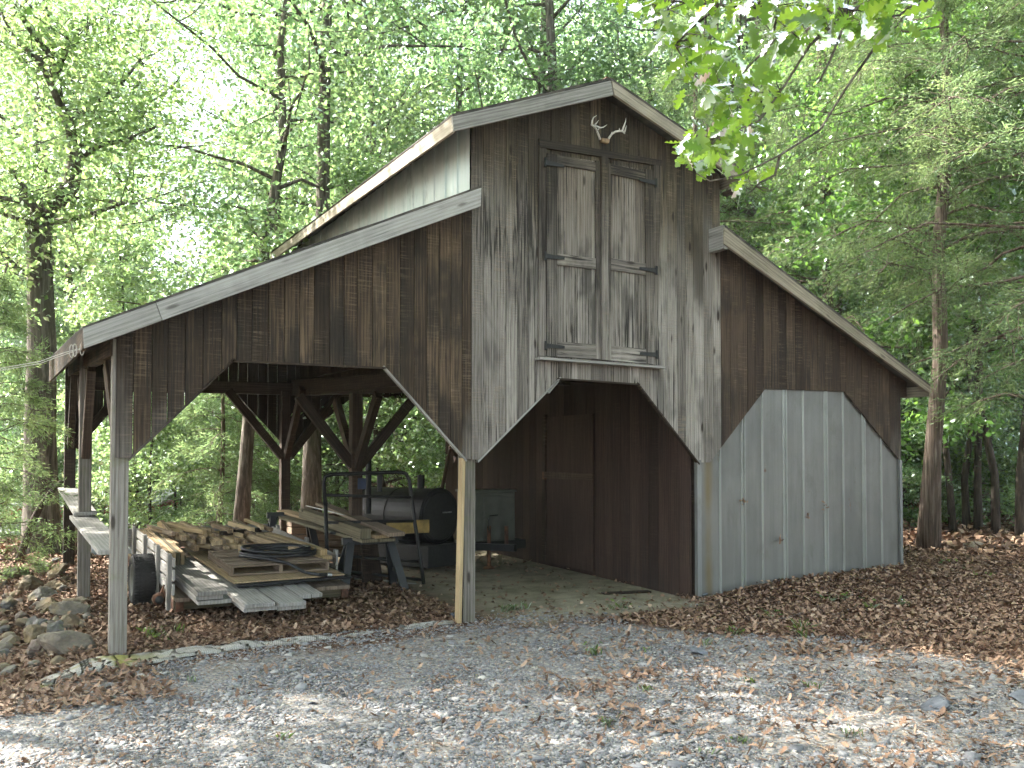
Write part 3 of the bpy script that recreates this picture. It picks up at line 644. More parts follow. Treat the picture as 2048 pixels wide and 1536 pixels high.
for (d, x0, x1, zb, H), left in ((D1, True), (D2, False)):
    for f in (.05, .49, .95):
        mb = MB(); xs = x0-.03 if left else x1+.03; dx = .25 if left else -.25; z = zb(x0 if left else x1)+H*f
        mb.beam((xs, -.046, z), (xs+dx, -.046, z+(0 if left else 0)), .014, .055, taper=.55); mb.cyl((xs, -.05, z-.05), (xs, -.05, z+.05), .014, n=8)
        mb.build('hinge', 'black_iron', d)
# deer antlers on a plate
ant = empty('antlers', 'pale pair of branching deer antlers mounted on the gable above the loft doors', 'antlers', tuple(PY(1207, 290, -.02)))
def rel(pts, ys):
    o = PY(1207, 290, -.02); r = []
    for (x, y), Y in zip(pts, ys): r.append(PY(1150+x/14.63, 210+y/14.63, Y)-o)
    return r
mb = MB(); P = PY(1207, 290, -.02)
mb.tube(rel([(735, 1010), (690, 880), (620, 700), (540, 610), (485, 580), (500, 470), (540, 370), (640, 300)], [-.05, -.07, -.10, -.13, -.15, -.17, -.18, -.17]), [.014, .0125, .0115, .012, .011, .009, .0065, .002], 8)
mb.tube(rel([(560, 590), (620, 540), (695, 445)], [-.13, -.15, -.17]), [.010, .008, .002], 7)
mb.tube(rel([(560, 600), (660, 630), (740, 665), (830, 650), (940, 575)], [-.13, -.17, -.21, -.24, -.26]), [.010, .009, .0075, .006, .002], 7)
mb.tube(rel([(640, 760), (680, 720), (705, 680)], [-.10, -.12, -.14]), [.008, .006, .002], 6)
mb.build('antler', 'bone', ant, smooth=True)
mb = MB()
mb.tube(rel([(965, 1040), (1010, 940), (1080, 850), (1180, 780), (1300, 760), (1400, 770), (1460, 840)], [-.05, -.07, -.09, -.12, -.15, -.17, -.18]), [.014, .0125, .0115, .0115, .0115, .012, .007], 8)
mb.tube(rel([(1385, 745), (1440, 600), (1480, 480), (1490, 380)], [-.17, -.19, -.20, -.20]), [.012, .009, .006, .002], 7)
mb.tube(rel([(1450, 800), (1480, 700), (1505, 600)], [-.18, -.20, -.21]), [.009, .007, .002], 7)
mb.tube(rel([(1310, 765), (1300, 720), (1295, 675)], [-.15, -.17, -.18]), [.008, .006, .002], 6)
mb.tube(rel([(1060, 850), (1075, 810), (1085, 780)], [-.09, -.10, -.11]), [.007, .005, .002], 6)
mb.build('antler', 'bone', ant, smooth=True)
mb = MB(); a = rel([(710, 1110), (930, 1160), (960, 1030), (730, 985)], [-.022]*4); mb.prism(a, (0, -.05, 0), [(0, 0)]*4); mb.build('skull_plate', 'bone_plate', ant, bevel=.01)
# cable tied to the eave
cb = empty('overhead_cable', 'thin pale cable tied to the low left eave and running out of frame', 'cable', tuple(E0))
K = [PD(-160, 765, 7.6), PD(0, 741, 7.6), PD(80, 727, 7.62), PD(130, 709, 7.64), PD(170, 695, 7.6)]
for dz in (0, .018):
    mb = MB(); mb.tube([p-E0+np.array([0, 0, dz*(i != 4)]) for i, p in enumerate(K)], .0035, 6); mb.build('wire', 'rope', cb, smooth=True)
for px in (143, 150, 164):
    mb = MB(); c = PD(px, 702-(px-143)*.2, 7.55)-E0
    mb.tube([c+np.array([.03*math.cos(t)*.5, 0, .055*math.sin(t)]) for t in np.linspace(0, 2*math.pi, 12)[:-1]], .004, 5, closed=True); mb.build('tie', 'rope', cb, smooth=True)
# one clean stud leaning on the middle post
mb = MB(); mb.beam((3.315, .06, gz(3.3, 0)-.02), (3.355, .05, 1.72), .038, .089, (0, 1, 0)); o = mb.build('stud', 'new_wood', bevel=.002)
tag(o, 'clean yellow stud standing against the middle front post of the barn', 'board')
# ------------------------------------------------------------------ vegetation
def unit(a): return a/(np.linalg.norm(a, axis=-1, keepdims=True)+1e-9)
def leaf_cloud(C, Lm, Wm, rng, up=0.6, droop=0.25, D=None, spread=1.0, fold=0.15):
    """one kite-shaped leaf per row of C"""
    n = len(C)
    d = rng.normal(size=(n, 3)); d[:, 2] = d[:, 2]*0.6-droop
    if D is not None: d = D+d*spread
    d = unit(d)
    nn = rng.normal(size=(n, 3))*0.7; nn[:, 2] += up; s = unit(np.cross(d, nn)); nn = np.cross(s, d)
    Ls = (Lm*rng.uniform(.6, 1.3, n))[:, None]; Ws = (Wm*rng.uniform(.7, 1.2, n))[:, None]
    V = np.stack([C, C+d*Ls*.45+s*Ws*.5+nn*Ws*fold, C+d*Ls, C+d*Ls*.45-s*Ws*.5+nn*Ws*fold], 1).reshape(-1, 3)
    F = np.arange(n*4).reshape(n, 4)
    return V, F
def wob(p0, p1, n, amp, rng, sag=0.0):
    p0 = np.asarray(p0, float); p1 = np.asarray(p1, float); t = np.linspace(0, 1, n)[:, None]
    P = p0*(1-t)+p1*t; w = rng.normal(size=(n, 3))*amp; w[0] = 0; P = P+np.cumsum(w, 0)*0.6
    P[:, 2] -= sag*(t[:, 0]**2)
    return P
def deciduous(seed, H, hb, spread, r0, limbs, per, leafL, leafm, lean=0.3, clus=(0.5, 0.26), sub=4, barkm='bark_grey', flat=0.5):
    rng = np.random.default_rng(seed); tb = MB(); cl = []
    T = wob((0, 0, -.3), (rng.normal()*lean, rng.normal()*lean, H), 9, 0.012*H, rng); T[0] = (0, 0, -.3)
    rr = [r0*(1.25 if i == 0 else 1)*(1-i/8.6)+.015 for i in range(9)]; tb.tube(T, rr, 9)
    for k in range(limbs):
        t = hb+(0.98-hb)*((k+rng.uniform(0, 1))/limbs); q = t*8; i = min(int(q), 7); base = T[i]*(1-(q-i))+T[i+1]*(q-i)
        az = k*2.399+rng.normal()*.4; u = (t-hb)/(1-hb); ln = spread*(0.45+0.75*math.sin(math.pi*min(1, .25+u*.72)))*rng.uniform(.6, 1.15)
        el = 0.15+flat*u+rng.normal()*.15
        end = base+np.array([math.cos(az)*math.cos(el), math.sin(az)*math.cos(el), math.sin(el)])*ln
        B = wob(base, end, 6, 0.05*ln, rng, 0.05*ln); rb = max(.012, rr[i]*.42)
        tb.tube(B, [rb*(1-.16*j) for j in range(6)], 5)
        cl += [B[j] for j in (3, 4, 5)]
        for _ in range(sub):
            j = rng.integers(1, 6); b2 = B[j]; dv = rng.normal(size=3); dv[2] *= .45; dv[2] += .12
            e2 = b2+unit(dv)*ln*rng.uniform(.22, .5); B2 = wob(b2, e2, 4, .03*ln, rng)
            tb.tube(B2, [rb*.45, rb*.33, rb*.22, .004], 4, caps=False)
            cl += [B2[1], B2[2], B2[3], B2[3]]
    cl = np.array(cl); C = np.repeat(cl, per, 0); C = C+rng.normal(size=C.shape)*np.array([clus[0], clus[0], clus[1]])
    V, F = leaf_cloud(C, leafL, leafL*.62, rng)
    b = np.clip(np.repeat(rng.uniform(.15, .85, len(cl)), per)+rng.normal(size=len(C))*.17, 0, 1)
    return tb, np_mesh('crown', V, F, b, leafm), barkm
def cedar(seed, H, zlow, spread, r0, nb, tw, sp, lean=0.2, L=0.10, W=0.019):
    rng = np.random.default_rng(seed); tb = MB(); CC = []; DD = []; bb = []
    T = wob((0, 0, -.2), (rng.normal()*lean, rng.normal()*lean, H), 10, .012*H, rng); T[0] = (0, 0, -.2)
    rr = [r0*(1.45 if i == 0 else 1)*(1-i/9.5)+.01 for i in range(10)]; tb.tube(T, rr, 12)
    for k in range(nb):
        t = zlow+(0.97-zlow)*((k+rng.uniform(0, 1))/nb); q = t*9; i = min(int(q), 8); base = T[i]*(1-(q-i))+T[i+1]*(q-i)
        az = k*2.399+rng.normal()*.5; ln = spread*min(1, .55+2.5*(t-zlow))*(1-t)**.6*1.35*rng.uniform(.55, 1.1)
        el = .28+rng.normal()*.15
        hd = np.array([math.cos(az), math.sin(az), 0])
        end = base+hd*ln*math.cos(el)+np.array([0, 0, ln*math.sin(el)]); B = wob(base, end, 7, .045*ln, rng, .40*ln)
        rb = max(.010, rr[i]*.26); tb.tube(B, [rb*(1-.13*j) for j in range(7)], 5)
        for _ in range(tw):
            f = rng.uniform(1.3, 6); j = min(int(f), 5); b2 = B[j]*(1-(f-j))+B[j+1]*(f-j)
            dv = hd*.6+rng.normal(size=3)*np.array([.75, .75, .4])+np.array([0, 0, -.1]); l2 = ln*rng.uniform(.12, .30)+.12
            B2 = wob(b2, b2+unit(dv)*l2, 4, .04*l2, rng, .3*l2); tb.tube(B2, [.006, .005, .004, .002], 3, caps=False)
            s = rng.uniform(.1, 1, sp)*3; jj = np.minimum(s.astype(int), 2); fr = (s-jj)[:, None]
            C = B2[jj]*(1-fr)+B2[jj+1]*fr; C = C+rng.normal(size=C.shape)*.07*np.array([1, 1, .7])
            CC.append(C); DD.append(np.tile(unit(B2[3]-B2[0])*1.0, (sp, 1))); bb.append(np.clip(rng.uniform(.2, .8)+rng.normal(size=sp)*.15, 0, 1))
    C = np.concatenate(CC); D = np.concatenate(DD)
    V, F = leaf_cloud(C, L, W, rng, .3, .15, D, .75, .05)
    return tb, np_mesh('crown', V, F, np.concatenate(bb), 'leaf_cedar'), 'bark_cedar'
PROTO = {}
def reg(name, tpl, tname):
    tb, cm, bk = tpl; o = tb.build('trunk', bk, smooth=True); me = o.data; bpy.data.objects.remove(o)
    PROTO[name] = (me, cm, tname)
reg('tall0', deciduous(11, 21, .30, 3.6, .19, 22, 38, .15, 'leaf_bright'), 'tree')
reg('tall1', deciduous(12, 23, .36, 3.9, .21, 21, 38, .16, 'leaf_mid'), 'tree')
reg('tall2', deciduous(13, 18, .24, 3.2, .15, 22, 38, .14, 'leaf_bright', .6), 'tree')
reg('tall3', deciduous(14, 20, .40, 3.4, .17, 20, 38, .15, 'leaf_mid', .5), 'tree')
reg('mid0', deciduous(21, 9, .18, 2.3, .075, 22, 40, .13, 'leaf_bright', .4, (.36, .14), 4, 'bark_dark', .25), 'tree')
reg('mid1', deciduous(22, 7.5, .15, 2.1, .06, 20, 40, .12, 'leaf_mid', .5, (.34, .13), 4, 'bark_dark', .2), 'tree')
reg('mid2', deciduous(23, 8.5, .22, 2.2, .07, 20, 40, .13, 'leaf_deep', .5, (.36, .14), 4, 'bark_dark', .2), 'tree')
reg('sap0', deciduous(31, 3.4, .10, 1.3, .026, 16, 30, .10, 'leaf_bright', .25, (.22, .09), 3, 'bark_dark', .2), 'sapling')
reg('sap1', deciduous(32, 2.6, .08, 1.2, .022, 15, 30, .095, 'leaf_mid', .25, (.22, .09), 3, 'bark_dark', .2), 'sapling')
reg('sap2', deciduous(33, 3.0, .08, 1.3, .024, 15, 30, .10, 'leaf_deep', .25, (.24, .10), 3, 'bark_dark', .2), 'sapling')
reg('pole', deciduous(41, 12, .55, 1.8, .07, 10, 36, .13, 'leaf_deep', .7, (.36, .16), 3, 'bark_dark', .3), 'tree')
reg('cedar0', cedar(51, 14.5, .27, 3.9, .135, 92, 18, 88, L=.085, W=.0125), 'cedar_tree')
reg('cedar1', cedar(52, 13, .20, 3.2, .16, 64, 14, 64, L=.10, W=.016), 'cedar_tree')
reg('cedar2', cedar(53, 5.5, .06, 1.4, .05, 44, 9, 56, L=.10, W=.016), 'cedar_tree')
def plant(kind, x, y, rz=None, sc=1.0, label='', cat='tree', group=None, z=None, tilt=(0, 0), name=None):
    tm, cm, nm = PROTO[kind]
    r = bpy.data.objects.new(name or nm, None); COL.objects.link(r); r.empty_display_size = .3
    r.location = (x, y, gz(x, y) if z is None else z); r.rotation_euler = (tilt[0], tilt[1], random.uniform(0, 6.28) if rz is None else rz); r.scale = (sc, sc, sc)
    tag(r, label, cat, group)
    for n, me in (('trunk', tm), ('crown', cm)):
        o = bpy.data.objects.new(n, me); COL.objects.link(o); o.parent = r
    return r
def at(px, d): p = PD(px, 920, d); return p[0], p[1]
G1 = 'trees in the woods behind the barn'; G2 = 'trees in the shaded woods right of the barn'; G3 = 'understory trees behind the lean-to'
# named trees
def pt(kind, px, d, **k): x, y = at(px, d); return plant(kind, x, y, **k)
pt('cedar0', 1853, 14.9, rz=.6, label='big red cedar with bare shaggy trunk standing at the right end of the barn', cat='cedar')
pt('cedar1', 2120, 13.2, rz=2.2, label='cedar with feathery drooping boughs at the right edge of the picture', cat='cedar')
pt('cedar1', 1640, 19.5, rz=4.0, sc=1.02, label='dark cedar rising just behind the side bay roof', cat='cedar')
pt('cedar1', 1400, 21, rz=1.0, sc=1.0, label='cedar crown showing above the right slope of the upper roof', cat='cedar')
pt('cedar1', 1960, 20, rz=5.0, sc=1.05, label='cedar behind the big shaggy trunked cedar, partly hidden by it', cat='cedar')
pt('cedar2', 440, 17.5, rz=.5, sc=1.0, label='young feathery cedar seen through the left half of the open lean-to', cat='cedar')
pt('cedar2', 510, 19.5, rz=2.5, sc=1.05, label='young cedar in front of the grey trunk seen through the lean-to', cat='cedar')
pt('cedar2', -15, 12.2, rz=1.5, sc=.8, label='small cedar at the left edge in front of the big forked tree', cat='cedar')
pt('cedar2', 640, 20.5, rz=3.5, sc=.95, label='young cedar beside the rear lean-to post', cat='cedar')
pt('tall2', 478, 15.6, rz=.4, sc=.8, label='grey trunked tree seen through the left of the open lean-to bay', cat='tree')
pt('tall3', 622, 16.2, rz=1.4, sc=.95, label='tree with straight grey trunk right behind the rear lean-to post', cat='tree')
pt('mid0', 276, 20.0, rz=2.4, sc=.75, label='tree with thin dark trunk just right of the front lean-to post', cat='tree')
pt('tall2', 182, 25.0, rz=3.4, sc=.85, label='slim reddish trunk between the big forked tree and the lean-to eave', cat='tree')
pt('tall0', 560, 27, rz=.9, label='tall pale trunked tree above the lean-to roof, first left of the upper roof', cat='tree')
pt('tall1', 655, 29, rz=2.2, label='tall tree with twin limbs above the upper roof eave', cat='tree')
pt('tall2', 800, 25, rz=4.2, label='bright leafed tree spreading over the left slope of the upper roof', cat='tree')
pt('tall3', 1290, 30, rz=5.2, label='tall tree behind the ridge, right of the roof peak', cat='tree')
pt('mid0', 785, 17.5, rz=.3, sc=.8, tilt=(0, -.16), label='small leaning tree with a curved trunk behind the middle of the lean-to', cat='tree')
# fill
rng = np.random.default_rng(5)
def skygap(px): return 295 < px < 430
tl = 'tall bright leafed deciduous tree in the woods behind the barn'
cnt = 0
for d in (24, 29, 35, 43):
    for px in np.arange(-120, 1560, 1776*4.1/d):
        p = px+rng.uniform(-.4, .4)*1776*3.4/d
        if 265 < p < 455: continue
        x, y = at(p, d*rng.uniform(.94, 1.06))
        if y < 10 and x < 12.5: continue
        plant(('tall0', 'tall2', 'tall1', 'tall3')[int(rng.integers(0, 4))], x, y, sc=rng.uniform(.85, 1.12), label=tl, group=G1); cnt += 1
for d in (18, 23, 29, 36):
    for px in np.arange(1500, 2200, 1776*2.3/d):
        p = px+rng.uniform(-.4, .4)*1776*2.4/d; x, y = at(p, d*rng.uniform(.94, 1.06))
        if x < 12.4 and y < 9: continue
        k = ('pole', 'tall3', 'pole', 'mid2', 'tall1')[int(rng.integers(0, 5))]
        plant(k, x, y, sc=rng.uniform(.85, 1.1), label='slender dark trunked tree in the shaded woods right of the barn', group=G2, tilt=(rng.normal()*.03, rng.normal()*.05)); cnt += 1
for d in (15.5, 18.5, 22, 26, 31):
    for px in np.arange(-60, 960, 1776*2.0/d):
        p = px+rng.uniform(-.45, .45)*1776*2.0/d; x, y = at(p, d*rng.uniform(.95, 1.05))
        if y < 8.6 or (abs(p-75) < 120 and d < 21) or (d < 20 and 400 < p < 700 and rng.uniform() < .7): continue
        k = ('sap0', 'sap1', 'mid0', 'sap0', 'mid1')[int(rng.integers(0, 5))]
        if k[0] == 'm' and (d < 20 or 120 < p < 520): k = 'sap0'
        plant(k, x, y, sc=rng.uniform(.8, 1.2), label='leafy green sapling in the bright woods seen through and beside the lean-to' if k[0] == 's' else 'small understory tree in the bright woods behind the lean-to', cat='sapling' if k[0] == 's' else 'tree', group='saplings behind the lean-to' if k[0] == 's' else G3); cnt += 1
for d in (17.5, 20, 23, 27, 32):
    for px in np.arange(1790, 2140, 1776*1.25/d):
        p = px+rng.uniform(-.45, .45)*1776*1.6/d; x, y = at(p, d*rng.uniform(.95, 1.05))
        if x < 12 or (abs(p-1853) < 60 and d < 19): continue
        k = ('sap2', 'sap1', 'sap0', 'mid1', 'sap1')[int(rng.integers(0, 5))]
        plant(k, x, y, sc=rng.uniform(.7, 1.1), label='dark green sapling in the shaded woods right of the barn' if k[0] == 's' else 'small dark understory tree in the shaded woods right of the barn', cat='sapling' if k[0] == 's' else 'tree', group='saplings right of the barn' if k[0] == 's' else 'understory trees right of the barn'); cnt += 1
# bare multi-stem clump right of the big cedar
for i, (px, d, lean) in enumerate(((1905, 17.2, -.10), (1932, 17.6, .04), (1955, 17.4, .12), (1990, 16.8, -.02), (2038, 16.0, .01))):
    pt('pole', px, d, sc=.82+.05*i, tilt=(0, lean*.6), label=('thin trunk leaning left just right of the big cedar', 'thin upright trunk second to the right of the big cedar', 'thin trunk leaning right in the clump beside the big cedar', 'straight dark trunk standing alone right of the thin clump', 'dark trunk at the right edge of the picture')[i], cat='tree')
# the big forked tree at the left edge
def big_tree():
    d = 14.6; base = PD(85, 1135, d); base[2] = gz(base[0], base[1])-.1
    r = empty('tree', 'big grey forked tree with crooked limbs at the left edge behind the lean-to', 'tree', tuple(base))
    rng = np.random.default_rng(3)
    w = lambda pts, dd=0.0: [PD(x, y, d+dd+0.25*i*dd)-base for i, (x, y) in enumerate(pts)]
    tb = MB()
    tb.tube([np.array([0, 0, -.2])]+w([(84, 1090), (82, 1000), (80, 860), (84, 700), (80, 560), (78, 470), (88, 405)]), [.42, .31, .265, .24, .22, .195, .18, .18], 12)
    main = w([(88, 415), (120, 398), (142, 372), (150, 330), (150, 292), (138, 250), (122, 215), (112, 160), (100, 110), (92, 40), (80, -80)], .1)
    tb.tube(main, [.16, .15, .135, .12, .10, .085, .075, .07, .06, .05, .03], 9)
    limbs = [w([(80, 430), (55, 385), (28, 345), (-10, 320), (-70, 280)], -.2), w([(84, 455), (40, 440), (0, 425), (-60, 400)], -.3), w([(92, 445), (140, 440), (190, 425), (240, 410)], .3),
             w([(112, 150), (140, 80), (175, 50), (215, 30)], .2), w([(100, 110), (60, 60), (35, 20), (0, -60)], -.2), w([(122, 215), (80, 120), (30, 80), (0, 20)], -.3), w([(150, 320), (200, 290), (255, 280), (310, 255)], .3), w([(95, 420), (30, 400), (-30, 390)], -.5),
             w([(80, 560), (40, 540), (0, 500)], -.3), w([(138, 250), (190, 200), (240, 170), (280, 120)], .4)]
    for Lb in limbs: tb.tube(Lb, [.06-.05*i/len(Lb) for i in range(len(Lb))], 6)
    cl = []
    for Lb in limbs+[main[4:]]:
        for i in range(1, len(Lb)):
            for _ in range(5):
                e = Lb[i]+rng.normal(size=3)*np.array([.8, .8, .45]); tb.tube(wob(Lb[i], e, 4, .05, rng), [.012, .009, .006, .003], 4, caps=False); cl += [e, (e+Lb[i])/2]
    for px, py in ((20, 480), (60, 250), (30, 180), (200, 130), (260, 60), (310, 200), (240, 230), (10, 60), (130, 30), (60, 20), (180, 330), (220, 380), (260, 330), (300, 400)):
        for _ in range(3): cl.append(PD(px+rng.normal()*25, py+rng.normal()*22, d+rng.normal()*1.2)-base)
    cl = np.array(cl); per = 32; C = np.repeat(cl, per, 0); C = C+rng.normal(size=C.shape)*np.array([.34, .34, .18])
    V, F = leaf_cloud(C, .105, .07, rng)
    tb.build('trunk', 'bark_grey', r, smooth=True)
    link('crown', np_mesh('crown', V, F, np.clip(np.repeat(rng.uniform(.2, .9, len(cl)), per)+rng.normal(size=len(C))*.15, 0, 1), 'leaf_bright'), None, r)
big_tree()
# oak whose bough hangs into the frame from the right
def oak_leaf_shape():
    pts = [(0, 0), (.10, .03), (.16, .16), (.26, .07), (.36, .25), (.48, .10), (.60, .27), (.70, .11), (.82, .17), (.92, .08), (1.0, 0)]
    up = pts; V = []; 
    for t, w_ in pts: V.append((t, w_))
    for t, w_ in pts[1:-1][::-1]: V.append((t, -w_))
    return np.array(V)
OAKV = oak_leaf_shape()
FINE = np.array([(0, .01), (.06, .03), (.12, .09), (.165, .165), (.21, .16), (.25, .09), (.295, .10), (.35, .22), (.41, .28), (.46, .23), (.495, .12), (.54, .12), (.60, .25), (.66, .30), (.705, .25), (.735, .13), (.78, .13), (.83, .20), (.875, .19), (.91, .11), (.96, .09), (1, .01)])
def oak_leaves(C, D, size, rng, curl=0.25, up=1.0, fine=False):
    """lobed leaves as two rows of quads about the midrib"""
    n = len(C); d = unit(D); nn = rng.normal(size=(n, 3))*.55; nn[:, 2] += up; s = unit(np.cross(d, nn)); nn = np.cross(s, d)
    prof = np.array([(0, .015), (.10, .035), (.17, .19), (.27, .075), (.38, .29), (.50, .11), (.62, .30), (.72, .12), (.84, .20), (.94, .08), (1.0, .01)])
    prof = FINE if fine else prof
    m = len(prof); L = (size*rng.uniform(.6, 1.25, n))[:, None, None]
    t = prof[:, 0][None, :, None]; w_ = prof[:, 1][None, :, None]
    cv = rng.uniform(-1, 1, (n, 1, 1))*curl; fo = rng.uniform(-.1, .7, (n, 1, 1))*curl
    mid = C[:, None, :]+d[:, None, :]*t*L+nn[:, None, :]*(cv*t*t)*L
    a = mid+s[:, None, :]*w_*L+nn[:, None, :]*w_*fo*L*2; b = mid-s[:, None, :]*w_*L+nn[:, None, :]*w_*fo*L*2
    V = np.concatenate([mid, a, b], 1)
    base = np.arange(n)[:, None, None]*(3*m); i = np.arange(m-1)[None, :, None]
    q1 = np.concatenate([i, i+1, m+i+1, m+i], 2); q2 = np.concatenate([i+1, i, 2*m+i, 2*m+i+1], 2)
    F = (base+np.concatenate([q1, q2], 1)).reshape(-1, 4)
    return V.reshape(-1, 3), F, (m-1)*2
def oak():
    rng = np.random.default_rng(17)
    bx, by = CAM[0]+5.4, CAM[1]+1.2; base = np.array([bx, by, gz(bx, by)])
    r = empty('oak_tree', 'oak tree whose bough of lobed green leaves hangs into the upper right', 'oak tree', tuple(base))
    tb = MB(); T = wob((0, 0, -.2), (.2, .1, 11), 8, .06, rng); tb.tube(T, [.30, .24, .22, .20, .18, .15, .10, .04], 12)
    dd = 3.7
    W = lambda pts: [PD(x, y, dd+e)-base for x, y, e in pts]
    start = T[4]; limb = [start]+W([(2300, -420, .3), (2050, -160, .3), (1850, -10, .2), (1700, 20, .1), (1560, 20, .1), (1440, 10, 0), (1330, 0, 0)])
    tb.tube(limb, [.05, .035, .022, .014, .010, .008, .006, .004], 7)
    tw = [W([(1850, 0, .2), (1760, 80, .15), (1690, 180, .1), (1640, 260, .05), (1560, 310, 0), (1480, 350, -.05), (1420, 362, -.05), (1393, 347, -.05)]),
          W([(1700, 20, .1), (1620, 90, .05), (1570, 170, 0), (1520, 240, 0), (1450, 270, -.05), (1395, 285, -.05)]),
          W([(1640, 20, .1), (1560, 70, .2), (1500, 130, .2), (1450, 190, .15)]), W([(1700, 20, .1), (1660, 120, -.1), (1640, 160, -.1)]),
          W([(1440, 10, 0), (1390, 50, .1), (1350, 90, .1)]), W([(1560, 20, .1), (1530, 110, .3), (1500, 190, .3), (1480, 250, .2)]),
          W([(1850, -10, .2), (1800, 30, .3), (1740, 40, .3)]), W([(1560, 310, 0), (1550, 350, .05), (1520, 365, .05), (1500, 385, .05)]), W([(1330, 0, 0), (1300, 20, 0)])]
    for t_ in tw: tb.tube(t_, [.007-.005*i/len(t_) for i in range(len(t_))], 5, caps=False)
    anchors = np.concatenate([np.array(wob(a_, b_, 6, 0, rng)) for t_ in tw+[limb[2:]] for a_, b_ in zip(t_[:-1], t_[1:])])
    C = []; D = []
    def spray(px, py, n, sx, sy, e=0.0, dz=.25):
        n = int(n*1.5); ce = PD(px, py, dd+e)-base; an = anchors[np.argmin(np.linalg.norm(anchors-ce, axis=1))]
        for _ in range(3):
            ee = ce+rng.normal(size=3)*np.array([sx, sx, sy])*dd/FPX*1.3; tb.tube(wob(an, ee, 5, .012, rng), [.0035, .003, .0025, .002, .001], 4, caps=False)
        for _ in range(n):
            p = PD(px+rng.normal()*sx, py+rng.normal()*sy, dd+e+rng.normal()*dz)-base
            dv = rng.normal(size=3)*.8-CR*.35; dv[2] -= .55; C.append(p); D.append(dv)
    for px in range(1290, 1860, 30): spray(px, -5, 7, 22, 22)
    for px, py, n, sx, sy in ((1330, 40, 10, 22, 25), (1370, 70, 14, 25, 25), (1420, 90, 16, 30, 30), (1400, 140, 14, 22, 25), (1440, 170, 14, 22, 22), (1470, 220, 14, 22, 22), (1480, 120, 14, 28, 28), (1540, 60, 16, 35, 30), (1600, 50, 14, 30, 25), (1500, 270, 8, 18, 18),
                              (1650, 45, 14, 30, 22), (1720, 35, 12, 30, 20), (1790, 25, 12, 30, 20), (1460, 250, 10, 18, 16), (1400, 270, 9, 16, 14), (1420, 295, 11, 20, 14), (1375, 300, 6, 9, 12), (1440, 320, 7, 12, 10), (1530, 170, 10, 20, 25), (1490, 360, 6, 14, 8), (1512, 362, 5, 10, 8)): spray(px, py, int(n*1.1), sx, sy)
    tb.build('trunk', 'bark_grey', r, smooth=True)
    C = np.array(C); D = np.array(D); V, F, k = oak_leaves(C, D, .098, rng, .4, .7, True)
    link('crown', np_mesh('crown', V, F, np.repeat(rng.uniform(0, 1, len(C)), k), 'leaf_oak'), None, r)
    # the upper crown, above and outside the picture, that shades the drive
    cl = np.array([T[6]+rng.normal(size=3)*np.array([2.2, 2.2, 1.2])+np.array([0, 0, 1.0]) for _ in range(110)]); C2 = np.repeat(cl, 26, 0); C2 = C2+rng.normal(size=C2.shape)*.35
    V, F = leaf_cloud(C2, .14, .09, rng); link('crown', np_mesh('crown', V, F, rng.uniform(0, 1, len(C2)), 'leaf_mid'), None, r)
oak()
# trees just outside the left edge and behind the viewer, unseen and added to shade the drive and barn front
for i, (x, y, k, s) in enumerate(((-4.3, 5.0, 'mid0', 1.0), (-4.1, 1.5, 'pole', 1.3), (-3.9, 4.3, 'pole', 1.15), (-2.4, 3.2, 'pole', 1.3), (-1.9, 1.7, 'pole', 1.25), (-7.0, -4.5, 'tall3', .95), (-11.5, 5.5, 'tall1', 1.05), (-10.0, 12.5, 'tall0', 1.0), (-12.5, .5, 'tall0', .9), (-8.5, -7.5, 'tall1', .85), (-5.5, -14, 'tall1', 1.0), (-.5, -16.5, 'tall3', 1.0), (5.0, -15.5, 'tall1', 1.0), (10.5, -13.5, 'tall3', 1.05), (14.5, -9.5, 'tall1', 1.0), (17.5, -5.0, 'tall3', .95), (2.5, -22, 'tall1', 1.1), (-9, -20, 'tall0', 1.1), (12, -20, 'tall0', 1.1), (20, -12, 'tall1', 1.1), (7.8, -10.2, 'mid0', 1.3))):
    plant(k, x, y, sc=s, label='tall tree beyond the left side of the picture shading the drive', group='trees shading the drive')
# far woods: one mass of leaf clumps past the single trees
rng = np.random.default_rng(77); cl = []
while len(cl) < 10500:
    px = rng.uniform(-250, 2350); d = rng.uniform(44, 64); x, y = at(px, d)
    top = 25 if px > 520 else (float(np.interp(px, [425, 520], [10, 25])) if px > 425 else (5 if px > 285 else 21))
    z = gz(x, y)+rng.uniform(0, 1)**1.1*top
    if z > 14 and rng.uniform() < .25: continue
    cl.append((x, y, z))
cl = np.array(cl); C = np.repeat(cl, 26, 0); C = C+rng.normal(size=C.shape)*np.array([.9, .9, .5])
V, F = leaf_cloud(C, .42, .28, rng); tag(link('far_woods', np_mesh('far_woods', V, F, np.clip(np.repeat(rng.uniform(.1, .9, len(cl)), 26)+rng.normal(size=len(C))*.15, 0, 1), 'leaf_bright'), None), kind='stuff')
